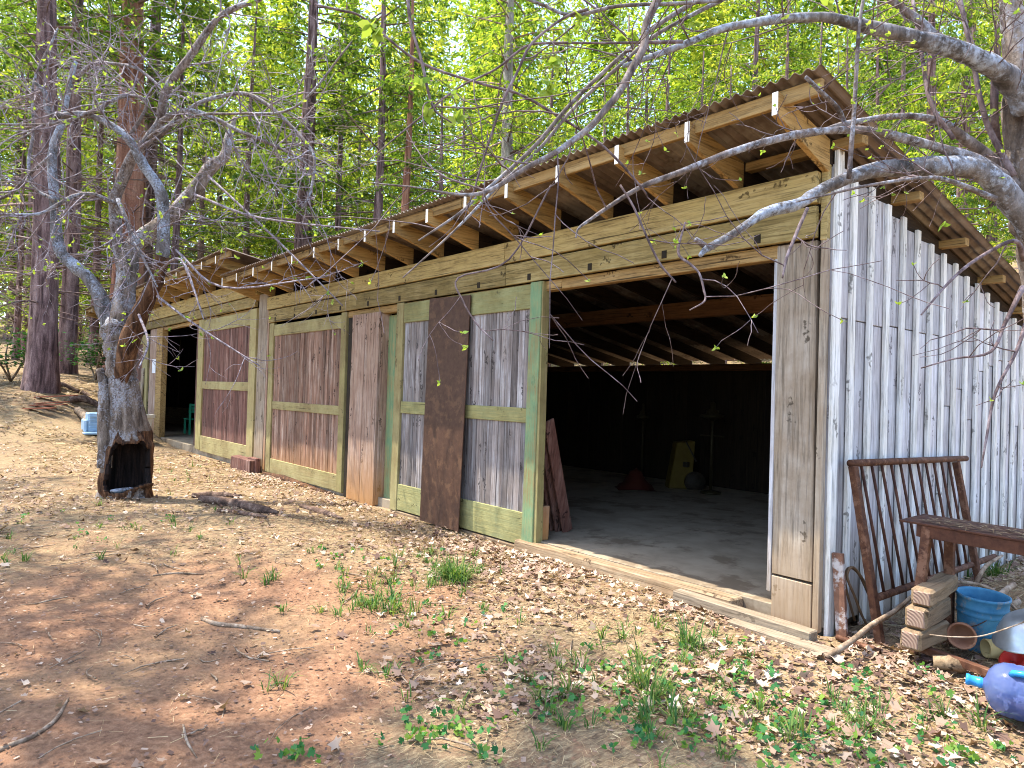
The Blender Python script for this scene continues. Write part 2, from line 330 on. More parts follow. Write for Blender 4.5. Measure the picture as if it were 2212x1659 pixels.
# ------------------------------------------------------------------ ground
def spaced(*segs):
    out = []
    for a, b, d in segs: out += list(np.arange(a, b-1e-6, d))
    return np.array(out+[segs[-1][1]])
BARE = [(150, 1500, 1.1, 1.2), (20, 1640, .9, 1.1), (330, 1330, 1.0, .9), (560, 1290, 1.2, .7), (950, 1290, .6, .55), (500, 1500, .8, .5), (1560, 1345, .5, .35), (1010, 1400, .5, .5), (60, 1180, 2.2, .45), (250, 1440, 1.2, .6), (20, 1330, 1.5, .7), (420, 1620, .7, .55)]
BW = [(*on_z((a, b), 0)[:2], s, w) for a, b, s, w in BARE]
def bare(x, y):
    r = np.zeros(np.shape(x))
    for a, b, s, w in BW: r = r+w*np.exp(-((x-a)**2+(y-b)**2)/(2*s*s*.5))
    return np.clip(r, 0, 1)
def make_ground():
    xs = spaced((-110, -40, 5), (-40, -24, 1.2), (-24, -12, .22), (-12, 3.4, .06), (3.4, 8, .4), (8, 60, 5))
    ys = spaced((-45, -10, 3), (-10, -6, .5), (-6, .6, .06), (.6, 7, .3), (7, 30, 1), (30, 130, 5))
    X, Y = np.meshgrid(xs, ys, indexing='ij'); Z = height(X, Y)
    nx, ny = len(xs), len(ys); I = np.arange(nx*ny).reshape(nx, ny)
    q = np.stack([I[:-1, :-1], I[1:, :-1], I[1:, 1:], I[:-1, 1:]], -1).reshape(-1, 4)
    V = np.stack([X, Y, Z], -1).reshape(-1, 3)
    me = bpy.data.meshes.new('ground'); me.vertices.add(len(V)); me.vertices.foreach_set('co', V.astype(np.float32).ravel())
    me.loops.add(q.size); me.loops.foreach_set('vertex_index', q.astype(np.int32).ravel())
    me.polygons.add(len(q)); me.polygons.foreach_set('loop_start', np.arange(0, q.size, 4, dtype=np.int32))
    me.polygons.foreach_set('use_smooth', np.ones(len(q), bool)); me.update(calc_edges=True)
    a = me.attributes.new('bare', 'FLOAT', 'POINT'); a.data.foreach_set('value', bare(X, Y).astype(np.float32).ravel())
    me.materials.append(M['ground']); link('ground', me)['kind'] = 'structure'
make_ground()

# ------------------------------------------------------------------ the shed
shed = thing('wooden_shed', 'long weathered open-fronted wooden shed with green framed sliding doors and a corrugated iron roof', 'shed')
SL = -.191
def roofz(y, left=False): return 3.43+SL*y+(.37 if left else 0)
XR, XL = .27, -11.05       # roof ends of the near unit
def corrugated(name, x0, x1, y0, y1, left=False):
    w = .082; n = int((x1-x0)/w*8); x = np.linspace(x0, x1, n+1); ny = 8; ys = np.linspace(y0, y1, ny)
    z = .013*np.sin(x*2*np.pi/w)
    V = []; N = n+1
    for t in (0, .004):
        for y in ys: V.append(np.stack([x, np.full(N, y)+.006*vnoise(x*1.2, x*0+3, 8), roofz(y, left)+.035+z+t+.012*(vnoise(x*.9, x*0+y, 6)-.5)], -1))
    V = np.concatenate(V); f = []
    for t in range(2):
        for j in range(ny-1):
            b = (t*ny+j)*N
            f += [(b+i, b+i+1, b+N+i+1, b+N+i) if t else (b+N+i, b+N+i+1, b+i+1, b+i) for i in range(n)]
    b2 = ny*N
    f += [(i, i+1, b2+i+1, b2+i) for i in range(n)]
    e = (ny-1)*N; f += [(e+i+1, e+i, b2+e+i, b2+e+i+1) for i in range(n)]
    mb = MB(); mb.add(V, f, .5, False); return mb.build(name, M['roof'], shed)
corrugated('roof', XL, XR, -.752, 6.1)
corrugated('roof', -25.4, -10.35, -.872, 6.1, True)
def fascia(x0, x1, y, left):
    zt = roofz(y, left)+.012; k = max(1, int((x1-x0)/3.6)); xs = np.linspace(x0, x1, k+1)
    for a, b in zip(xs[:-1], xs[1:]):
        mb = MB(); mb.box((a+.003, y-.02, zt-.088), (b-.003, y+.018, zt+.012), j=.002)
        mb.build('fascia_board', M['fascia'], shed, .003)
fascia(XL+.02, XR-.03, -.655, False); fascia(-25.3, -10.4, -.775, True)
RX = [-.03, -.70, -1.36, -2.03, -2.72, -3.37, -4.07, -4.77, -5.47, -6.20, -6.96, -7.73, -8.53, -9.35, -10.17, -10.95]
RXL = [-10.98, -11.85, -12.75, -13.65, -14.6, -15.55, -16.5, -17.5, -18.5, -19.5, -20.5, -21.5, -22.6, -23.7, -24.9]
def rafter(x, yf, left):
    mb = MB(); h, w = .15, .022; hb = .26; r = random.random(); ye = 5.95
    def zz(y): return roofz(y, left)-.015
    # deep tail in front of the wall, plumb cut at the outer end
    P = lambda s, y, z: (x+s*w, y, z)
    mb.hexa([P(-1, yf, zz(yf)-h), P(1, yf, zz(yf)-h), P(1, -.045, zz(-.045)-hb+.03), P(-1, -.045, zz(-.045)-hb+.03),
             P(-1, yf, zz(yf)), P(1, yf, zz(yf)), P(1, -.045, zz(-.045)), P(-1, -.045, zz(-.045))], r)
    o = mb.build('rafter', M['rafter'], shed, .003)
    e = MB(); e.box((x-w+.002, yf-.004, zz(yf)-h+.003), (x+w-.002, yf, zz(yf)-.003), r); e.build('cut_end', M['rafter_end'], o)
    mb = MB(); mb.hexa([P(-1, -.044, zz(0)-.16), P(1, -.044, zz(0)-.16), P(1, ye, zz(ye)-.15), P(-1, ye, zz(ye)-.15),
                        P(-1, -.044, zz(-.044)), P(1, -.044, zz(-.044)), P(1, ye, zz(ye)), P(-1, ye, zz(ye))], r)
    return mb
inner = MB()
for x in RX:
    q = rafter(x, -.735, False); inner.v += q.v; inner.r += q.r; inner.sm += q.sm; inner.f += [tuple(i+inner.n for i in f) for f in q.f]; inner.n += q.n
for x in RXL:
    q = rafter(x, -.855, True); inner.v += q.v; inner.r += q.r; inner.sm += q.sm; inner.f += [tuple(i+inner.n for i in f) for f in q.f]; inner.n += q.n
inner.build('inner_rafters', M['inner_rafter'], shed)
# purlins under the iron, and their outriggers past the gable wall
for y in (.02, 1.0, 2.0, 3.0, 4.0, 5.0):
    mb = MB(); z = roofz(y)-.02; mb.box((-.9, y-.045, z-.05), (XR-.07, y+.045, z-.002+.018), j=.002); mb.build('outrigger', M['fascia'], shed, .003)
# header boards
def strip(name, mat, x0, x1, y0, y1, z0, z1, cuts=3, bev=.004):
    xs = np.linspace(x0, x1, cuts+1); mb = MB()
    for i, (a, b) in enumerate(zip(xs[:-1], xs[1:])): mb.box((a+.002, y0+.001*i, z0), (b-.002, y1, z1), j=.002)
    return mb.build(name, mat, shed, bev)
strip('header_board', M['header'], -10.35, -.06, -.118, -.005, 2.982, 3.205, 3)
strip('header_gap_shade', M['gap_shade'], -10.3, -.07, -.06, -.02, 2.93, 2.981, 1, 0)  # dark strip painting the shade between the two boards
trk = strip('track_board', M['header_low'], -10.30, -.07, -.10, -.058, 2.745, 2.966, 3)
for x in np.arange(-10, -.2, .86):
    mb = MB(); mb.box((x, -.1035, 2.765), (x+.05, -.0995, 2.83)); mb.build('notch_shade', M['gap_shade'], trk)  # dark blocks set proud, painting the shade of cut-outs
strip('lintel', M['fascia'], -7.25, -.375, -.045, .06, 2.64, 2.74, 3)
strip('header_board', M['header'], -25.2, -10.85, -.135, -.005, 3.312, 3.62, 3)
strip('track_board', M['header_low'], -25.2, -10.95, -.12, -.06, 3.09, 3.292, 3)
strip('lintel', M['fascia'], -19.4, -11.0, -.045, .06, 3.0, 3.085, 3)
# closed gable between the two roof levels
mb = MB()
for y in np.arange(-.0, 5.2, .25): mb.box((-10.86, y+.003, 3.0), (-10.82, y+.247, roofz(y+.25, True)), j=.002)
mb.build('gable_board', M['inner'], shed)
# door frames and doors
def door(x0, x1, z0, z1, y, lst, rst, top, mid, bot, rmat, smats, pmat, t=.045, lean=0., zoff=0.):
    q = lambda x, z: x+lean*(z-z0)
    def vert(mb, a, b, c, d, y0, y1, r=None):
        mb.hexa([(q(a, c), y0, c), (q(b, c), y0, c), (q(b, c), y1, c), (q(a, c), y1, c), (q(a, d), y0, d), (q(b, d), y0, d), (q(b, d), y1, d), (q(a, d), y1, d)], r)
    fr = MB()
    for a, b in (top, mid, bot): vert(fr, x0+lst, x1-rst, a, b, y-t*.9, y)
    o = fr.build('sliding_door', rmat, shed, .004)
    for (a, b), mm in zip(((x0, x0+lst-.002), (x1-rst+.002, x1)), smats):
        s = MB(); vert(s, a, b, z0, z1, y-t-.004, y+.01); s.build('stile', mm, o, .005)
    for lo, hi in ((bot[1], mid[0]), (mid[1], top[0])):
        p = MB(); w = .094; n = int(round((x1-rst-x0-lst)/w)); xs = np.linspace(x0+lst, x1-rst, n+1)
        for a, b in zip(xs[:-1], xs[1:]):
            d = random.uniform(-.003, .003); vert(p, a+.002, b-.002, lo-.02, hi+.02, y-.018+d, y+.004)
        p.build('panel', pmat, o, .003)
    return o
doorR = door(-5.76, -2.93, .03, 2.735, -.055, .17, .17, (2.47, 2.72), (1.30, 1.452), (.05, .38), M['rail_teal'], (M['stile'], M['stile_teal']), M['panel_grey'], lean=.012)
s = MB(); s.box((-2.925, -.09, .03), (-2.885, .0, 2.735)); s.build('edge_strip', M['stile_old'], doorR, .003)
door(-6.2, -3.9, .04, 2.62, .10, .20, .20, (2.42, 2.60), (1.20, 1.42), (.06, .34), M['rail'], (M['stile_teal'], M['stile']), M['panel'])
door(-10.36, -7.24, .05, 2.735, -.025, .26, .17, (2.50, 2.70), (1.19, 1.33), (.05, .30), M['rail'], (M['stile'], M['stile_old']), M['panel'])
door(-14.62, -10.92, .12, 3.06, -.05, .38, .34, (2.76, 3.03), (1.49, 1.66), (.10, .44), M['rail'], (M['stile_old'], M['stile']), M['panel_dark'])
door(-22.3, -19.68, .25, 2.98, .0, .3, .62, (2.72, 2.95), (1.42, 1.6), (.26, .5), M['rail_old'], (M['stile'], M['stile']), M['panel_dark'])
mb = MB(); mb.box((-19.42, -.06, .15), (-19.34, -.052, 3.0)); mb.build('door_gap_shade', M['gap_shade'], shed)  # dark strip painting the shade beside the door
# posts between the bays
def boards(name, mat, xs, y0, y1, z0, z1, bev=.004, lean=0.):
    mb = MB()
    for a, b in zip(xs[:-1], xs[1:]):
        dz = random.uniform(-.02, .03); l = lean
        mb.hexa([(a+.004, y0, z0+dz), (b-.004, y0, z0+dz), (b-.004, y1, z0+dz), (a+.004, y1, z0+dz),
                 (a+.004+l, y0, z1), (b-.004+l, y0, z1), (b-.004+l, y1, z1), (a+.004+l, y1, z1)])
    return mb.build(name, mat, shed, bev)
boards('wall_board', M['panel_dark'], list(np.arange(-25.1, -22.0, .3)), -.04, -.0, .2, 3.1)
boards('post_board', M['post_warm'], [-7.02, -6.62, -6.22], -.10, -.06, .0, 2.66, lean=.03)
boards('post_core', M['post_warm'], [-6.30, -6.215], -.058, .09, -.02, 2.64, lean=.03)
boards('post_core', M['gap_shade'], [-7.2, -6.31], -.055, .05, -.02, 2.64)  # dark backing that paints the shaded gap beside the post boards
boards('post_board', M['post'], [-10.84, -10.39], -.10, -.02, .05, 3.3, lean=.05)
boards('post_board', M['post_warm'], [-10.385, -10.30], -.09, -.02, .0, 3.0)
boards('post_core', M['post'], [-10.92, -10.80], -.05, .5, .1, 3.3)
boards('jamb', M['fascia'], [-18.55, -17.95], -.08, .06, .1, 3.08)
boards('post_board', M['post_warm'], [-19.32, -18.56], -.07, .0, .12, 3.08)
boards('jamb', M['panel_dark'], [-15.12, -14.66], .01, .09, .15, 3.06)
# the big grey corner post of the open bay
o = boards('corner_post', M['post'], [-.368, -.06], -.05, .05, .33, 2.735, lean=-.02)
mb = MB(); mb.hexa([(-.36, -.052, .02), (-.062, -.052, -.0), (-.062, .045, -.0), (-.36, .045, .02), (-.366, -.052, .335), (-.066, -.052, .33), (-.066, .045, .33), (-.366, .045, .335)])
mb.build('foot_board', M['post'], o, .004)
boards('jamb', M['siding'], [-.41, -.37], -.047, .10, .20, 2.64, lean=-.0)
boards('corner_trim', M['header'], [-.062, -.006], -.062, -.012, 2.74, 3.40)
boards('corner_trim', M['post'], [-.058, -.004], -.056, -.005, .0, 2.738)
# gable wall: upright boards, a lap seam, battens standing proud
seam = 2.215
pitch = .288; y = .10; k = 0
wl = MB(); wu = MB()
ys = np.arange(.0, 5.4, pitch)
for y in ys:
    y1 = min(y+pitch-.004, 5.35); zt = roofz(y1)-.11-random.uniform(0, .03)
    r = random.random(); sm_ = seam-.03*random.random() if y < 2 else 2.21-random.random()*.9
    wl.box((-.026, y+.002, hz(.2, y)-.12 if y > .5 else .04), (0.0, y1, min(sm_, zt)), r, .0015)
    if zt > sm_+.05: wu.box((-.024, y+.002, sm_+.005), (.006, y1, zt), random.random(), .0015)
side = wl.build('gable_wall', M['siding'], shed, .003); wu.build('upper_boards', M['siding'], side, .003)
mb = MB(); mb.box((0.002, -.004, -.02), (.034, .085, 3.36)); mb.build('corner_board', M['batten'], shed, .004)
for y in np.arange(.235, 5.3, pitch):
    zt = roofz(y+.07)-.10-random.uniform(0, .03); mb = MB(); b0 = hz(.2, y)-.1 if y > .5 else .06
    mb.hexa([(.0075, y, b0), (.036, y, b0), (.036, y+.068, b0), (.0075, y+.068, b0), (.0075, y, zt), (.036, y, zt), (.036, y+.068, zt), (.0075, y+.068, zt)])
    mb.build('batten', M['batten'], shed, .004)
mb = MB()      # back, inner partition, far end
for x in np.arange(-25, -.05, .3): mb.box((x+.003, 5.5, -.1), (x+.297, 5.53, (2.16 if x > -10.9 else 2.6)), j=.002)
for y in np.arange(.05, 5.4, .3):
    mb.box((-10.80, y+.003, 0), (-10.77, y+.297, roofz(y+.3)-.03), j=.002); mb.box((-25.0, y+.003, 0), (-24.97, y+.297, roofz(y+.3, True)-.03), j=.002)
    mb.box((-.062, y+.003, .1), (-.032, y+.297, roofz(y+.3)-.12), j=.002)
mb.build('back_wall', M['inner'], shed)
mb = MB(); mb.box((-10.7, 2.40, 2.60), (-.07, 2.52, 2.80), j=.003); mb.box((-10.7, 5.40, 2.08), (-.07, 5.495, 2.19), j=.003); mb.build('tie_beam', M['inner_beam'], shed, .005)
# floors and sills
def slab(x0, x1, y0, y1, z, joints):
    mb = MB(); xs = [x0]+joints+[x1]
    for a, b in zip(xs[:-1], xs[1:]): mb.hexa([(a+.004, y0, -.1), (b-.004, y0, -.1), (b-.12-.004 if b in joints else b, y1, -.1), (a-.12+.004 if a in joints else a, y1, -.1), (a+.004, y0, z), (b-.004, y0, z), (b-.12-.004 if b in joints else b, y1, z), (a-.12+.004 if a in joints else a, y1, z)], .5)
    return mb.build('floor_slab', M['concrete'], shed, .004)
slab(-10.75, -.065, -.02, 5.49, .118, [-8.6, -5.4, -2.36])
slab(-25, -10.93, -.04, 5.49, .15, [-16.5])
sl = MB(); sl.hexa([(-3.15, -.17, -.03), (-.62, -.19, -.03), (-.60, -.022, -.03), (-3.15, -.022, -.03), (-3.15, -.15, .105), (-.62, -.165, .112), (-.60, -.022, .116), (-3.15, -.022, .108)]); sl.build('sill_beam', M['sill'], shed, .012)
sl = MB()
for a, b in ((-5.75, -4.95), (-4.94, -4.2), (-4.19, -3.17)): sl.box((a, -.10, -.1), (b, .05, .03), j=.006)
for a, b in ((-7.3, -5.76),): sl.box((a, -.14, -.08), (b, .05, .0), j=.004)
sl.build('footing', M['sill'], shed, .01)
sl = MB(); sl.tube([(-10.3, -.1, .0), (-9.4, -.1, .03), (-8.4, -.11, -.0), (-7.4, -.1, -.02)], [.05, .06, .055, .04], 8, nz=.25); sl.build('rotten_sill', M['dead_wood'], shed)
mb = MB(); mb.box((-11.5, -.3, -.05), (-10.4, -.12, .24), j=.01); mb.box((-10.78, -.22, .0), (-10.36, -.13, .27), j=.01); mb.build('footing', M['panel_dark'], shed, .01)

# ------------------------------------------------------------------ limbs and twigs
def curve(ctrl, per=5):      # Catmull-Rom through (x, y, z, r) rows
    Q = np.asarray(ctrl, float); Q = np.vstack([2*Q[0]-Q[1], Q, 2*Q[-1]-Q[-2]]); out = []
    for i in range(1, len(Q)-2):
        for t in np.linspace(0, 1, per, endpoint=False):
            a, b, c, d = Q[i-1], Q[i], Q[i+1], Q[i+2]
            out.append(.5*((2*b)+(c-a)*t+(2*a-5*b+4*c-d)*t*t+(3*b-a-3*c+d)*t**3))
    out.append(Q[-2]); out = np.array(out); out[:, 3] = np.maximum(out[:, 3], .0015); return out
def traced(pts, d0, d1=None, wob=.0, k=1.):      # picture points with widths, carried to their real distance
    d1 = d0 if d1 is None else d1; n = len(pts); out = []
    for i, p in enumerate(pts):
        d = d0+(d1-d0)*i/(n-1.)+wob*math.sin(i*1.7+d0*5); out.append([*at(p[0], p[1], d), k*p[2]/F*d/2])
    return out
def rv(): v = RS.normal(size=3); return v/np.linalg.norm(v)
class Twigs:
    def __init__(s): s.mb = MB(); s.tips = []
    def grow(s, p, d, L, r, lev, up=.0, wig=.6):
        n = 6; pts = [p]; dd = d/np.linalg.norm(d); bend = rv()*wig
        for i in range(n):
            dd = dd+bend*.22+rv()*.2+np.array([0, 0, up*.12]); dd /= np.linalg.norm(dd); pts.append(pts[-1]+dd*L/n)
        pts = np.array(pts); s.mb.tube(pts, np.linspace(r, max(r*.35, .0012), n+1), 4 if r < .006 else 5, cap=False)
        s.tips.append((pts[-1], dd))
        if lev > 0:
            for _ in range(RS.randint(2, 5)):
                i = RS.randint(1, n); q = rv(); t = pts[i]-pts[i-1]; t /= np.linalg.norm(t)
                q = q-t*q.dot(t); s.grow(pts[i], t*.75+q/np.linalg.norm(q)*.8, L*RS.uniform(.3, .6), r*.55, lev-1, up, wig)
    def along(s, cv, n, L, r, lev=1, lo=.15, up=.1):
        T = np.gradient(cv[:, :3], axis=0)
        for _ in range(n):
            i = int(RS.uniform(lo, 1)*(len(cv)-1)); t = T[i]/(np.linalg.norm(T[i])+1e-9); q = rv(); q = q-t*q.dot(t); q /= np.linalg.norm(q)
            s.grow(cv[i, :3], t*.6+q, RS.uniform(*L), min(r, cv[i, 3]*.6), lev, up)
def leaf_rows(centres, size, per, outline, flat=.6, curl=.3):
    """small leaf outlines (x, y rows) turned at random around each centre"""
    k = len(outline); O = np.array(outline, float); V = []; rn = []
    for c in centres:
        for _ in range(per):
            n_ = np.array([0, 0, 1.])*flat+rv()*(1-flat*.5); n_ /= np.linalg.norm(n_); a = np.cross(n_, rv()); a /= np.linalg.norm(a); b = np.cross(n_, a)
            s_ = size*RS.uniform(.6, 1.2); r2 = (O**2).sum(1)
            V.append(np.asarray(c)+s_*(O[:, :1]*a+O[:, 1:]*b+(curl*r2)[:, None]*n_)); rn.append(RS.rand())
    return np.concatenate(V), k, rn
LEAF = [(0, -.1), (.32, .2), (.30, .55), (0, 1.0), (-.30, .55), (-.32, .2)]

# ---- the gnarled hollow tree in front of the left bay
TD = 9.66
def gnarled_tree():
    b = on_z((270, 1072), 0); base = np.array([b[0], b[1], hz(b[0], b[1])])
    t = thing('gnarled_tree', 'old gnarled bare tree with a hollow split trunk before the left bay', 'tree', base)
    sx = at(272, 1072, TD)
    face = math.atan2(C[1]-b[1], C[0]-b[0])+.22       # the hollow faces the camera, a little to the right
    n, m_ = 132, 84; zs = np.concatenate([np.linspace(-.15, 1.0, 64), np.linspace(1.03, 1.62, 20)]); th = np.linspace(0, 2*np.pi, n, endpoint=False)
    top = at(266, 822, TD); prof_z = [-.15, 0, .12, .5, .85, 1.0, 1.15, 1.35, 1.62]; prof_r = [.40, .355, .325, .31, .285, .262, .235, .21, .19]
    V = np.zeros((m_, n, 3)); rel = (th-face+np.pi) % (2*np.pi)-np.pi; edge = np.zeros((m_, n))
    for i, z in enumerate(zs):
        r0 = np.interp(z, prof_z, prof_r); w = vnoise(np.cos(th)*2.0+5, np.sin(th)*2.0+z*1.4, 21); w2 = vnoise(np.cos(th)*6+9, np.sin(th)*6+z*2.5, 22); w3 = vnoise(th*9, np.full(n, z*1.3), 25)
        # signed distance to the ragged mouth of the hollow (negative inside)
        wob = .22*(vnoise(np.full(n, z*5.+3), np.sign(rel)*3+9, 26)-.5); hw = .80+.10*math.sin(z*4)+wob; zt = .80+.14*(vnoise(rel*3+8, rel*0+1, 27)-.5); zb = .13+.06*np.sin(rel*3)
        sdist = np.maximum.reduce([(np.abs(rel+.06)-hw)*.3, z-zt+.16*np.abs(rel)**2, zb-z]); edge[i] = sdist
        lip = np.exp(-(sdist/.075)**2)*(.045+.05*(w2-.3))*(1+.5*(rel > 0))
        r = r0*(1+.22*(w-.5)+.16*(w2-.5)+.07*(w3-.5))+lip+.07*np.maximum(0, .12-z)*(1+2*np.sin(th*3+1)); t_ = np.clip((z-.9)/.72, 0, 1)
        cx, cy = b[0]+(top[0]-b[0])*t_, b[1]+(top[1]-b[1])*t_
        V[i] = np.stack([cx+r*np.cos(th), cy+r*np.sin(th), base[2]+z+.02*(w2-.5)], -1)
    fs = []; mi = []
    for i in range(m_-1):
        for j in range(n):
            k = (j+1) % n; e = max(edge[i, j], edge[i, k], edge[i+1, j], edge[i+1, k])
            if e < 0: continue
            fs.append((i*n+j, i*n+k, (i+1)*n+k, (i+1)*n+j)); mi.append(1 if e < .085+.05*math.sin(j*.45+i*.2) or (rel[j] > .4 and rel[j] < 1.9 and zs[i] < .9) else 0)
    out = MB(); out.add(V.reshape(-1, 3), fs, .3, True); trunk = out.build('trunk', M['old_bark'], t)
    for q in ('dead_wood', 'hollow_dark', 'hollow_dark', 'dead_wood'): trunk.data.materials.append(M[q])
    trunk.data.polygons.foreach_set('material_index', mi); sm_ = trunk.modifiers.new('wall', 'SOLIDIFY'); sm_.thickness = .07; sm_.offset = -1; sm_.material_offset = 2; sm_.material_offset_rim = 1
    wb = MB(); wb.tube([np.array([b[0], b[1], base[2]+.125+.02*math.sin(3*a)])+(.31+.03*math.sin(a*7))*np.array([math.cos(a), math.sin(a), 0]) for a in np.linspace(face-.75, face+.1, 7)], [.02, .034, .045, .04, .032, .028, .012], 8, nz=.5); wb.build('pale_lip', M['lichen_bark'], trunk)  # pale ridge along the bottom lip of the hollow
    up = MB(); cv = curve(traced([(267, 835, 61), (265, 815, 59), (263, 790, 57), (259, 745, 62), (254, 712, 58), (258, 690, 40)], TD+.02, TD))
    up.tube(cv[:, :3], cv[:, 3], 16, nz=.28, seed=12); up.build('upper_trunk', M['old_bark'], t)
    LIMBS = [('limb', 'old_bark', [(226, 1010, 30), (227, 950, 28), (226, 880, 24), (223, 830, 20), (216, 796, 15)], TD-.12, TD-.1),
        ('limb', 'dead_wood', [(262, 850, 18), (266, 800, 36), (280, 735, 44), (298, 690, 38), (318, 645, 33), (340, 600, 30), (351, 553, 28)], TD-.08, TD-.3),
        ('limb', 'lichen_bark', [(351, 556, 28), (354, 500, 25), (351, 440, 25), (340, 400, 23), (313, 360, 21), (297, 333, 20), (277, 300, 17), (233, 267, 14), (183, 247, 13), (110, 247, 12), (97, 200, 10), (73, 177, 7)], TD-.3, TD-.8),
        ('limb', 'old_bark', [(257, 725, 46), (268, 650, 42), (275, 600, 40), (279, 553, 38), (292, 528, 36), (330, 495, 33), (367, 467, 31), (417, 417, 29), (450, 367, 26), (483, 340, 21), (493, 300, 17), (507, 253, 9)], TD, TD+.6),
        ('limb', 'lichen_bark', [(247, 735, 42), (230, 682, 36), (215, 640, 31), (190, 600, 27), (165, 578, 26), (140, 556, 24), (127, 535, 23), (122, 500, 21), (117, 433, 20), (113, 333, 18), (133, 267, 14), (150, 183, 12), (163, 133, 8)], TD, TD+.4),
        ('limb', 'limb', [(268, 600, 26), (254, 520, 24), (247, 437, 23), (267, 383, 23), (290, 333, 21), (320, 300, 20), (347, 263, 18), (350, 227, 17), (367, 180, 16), (417, 113, 14), (467, 43, 13), (517, 13, 12), (553, 3, 10), (600, -30, 8)], TD+.2, TD-1.2),
        ('limb', 'limb', [(347, 263, 13), (380, 246, 12), (417, 240, 11), (467, 257, 10), (517, 283, 9), (583, 310, 7), (650, 345, 5), (700, 390, 3)], TD-.6, TD-1.),
        ('limb', 'limb', [(340, 300, 9), (417, 230, 9), (483, 207, 9), (533, 203, 9), (583, 230, 9), (633, 277, 8), (667, 317, 8), (680, 350, 7), (670, 417, 5), (653, 447, 3)], TD-.5, TD-1.4),
        ('limb', 'limb', [(277, 300, 9), (317, 223, 6), (267, 208, 8), (200, 240, 8), (117, 267, 7), (0, 268, 5), (-60, 260, 4)], TD-.4, TD-1.),
        ('limb', 'limb', [(262, 470, 12), (248, 440, 11), (233, 433, 10), (200, 420, 9), (160, 423, 9), (120, 445, 8), (80, 463, 7), (0, 463, 6), (-50, 470, 4)], TD, TD-1.2),
        ('limb', 'limb', [(150, 183, 8), (200, 140, 8), (250, 138, 7), (300, 150, 6), (350, 190, 4)], TD+.4, TD-.4),
        ('limb', 'limb', [(113, 333, 7), (60, 380, 6), (20, 420, 6), (-30, 440, 4)], TD+.2, TD),
        ('limb', 'limb', [(117, 433, 9), (70, 400, 7), (62, 350, 7), (72, 280, 6), (72, 180, 5), (110, 95, 5), (125, 60, 3)], TD+.2, TD+.5),
        ('limb', 'limb', [(254, 430, 9), (275, 480, 9), (290, 525, 8), (310, 560, 6), (340, 620, 4)], TD-.5, TD-1.),
        ('limb', 'limb', [(297, 333, 8), (330, 290, 6), (420, 250, 6), (520, 245, 6), (640, 230, 5), (760, 90, 4)], TD-.3, TD-1.6)]
    tw = Twigs()
    for i, (nm, mt, pts, d0, d1) in enumerate(LIMBS):
        cv = curve(traced(pts, d0, d1)); mb = MB(); mb.tube(cv[:, :3], cv[:, 3], 12 if pts[0][2] > 20 else 7, nz=.22 if pts[0][2] > 20 else .1, seed=i+3); mb.build('limb', M[mt], t)
        if i > 1: tw.along(cv, 13 if i < 6 else 15, (.5, 1.5), .011, 2, .2 if i > 5 else .35, .0)
    for a, b_, c_ in (((340, 640), (420, 700), (560, 790)), ((330, 600), (390, 560), (440, 690)), ((300, 680), (320, 740), (300, 795)), ((380, 540), (480, 620), (690, 600)), ((450, 380), (600, 520), (740, 660)), ((420, 420), (560, 470), (820, 500))):
        cv = curve(traced([(*a, 6), (*b_, 5), (*c_, 3)], TD-.5, TD-1.5)); tw.mb.tube(cv[:, :3], cv[:, 3], 5); tw.along(cv, 7, (.3, .9), .006, 1, .3, -.1)
    o = tw.mb.build('twigs', M['lilac_twig'], t); o['kind'] = 'stuff'
    tips = [p for p, d in tw.tips if RS.rand() < .16]
    V, k, rn = leaf_rows(tips, .045, 3, LEAF); o = np_mesh('young_leaves', V, k, rn, M['bud'], t); o['kind'] = 'stuff'
gnarled_tree()

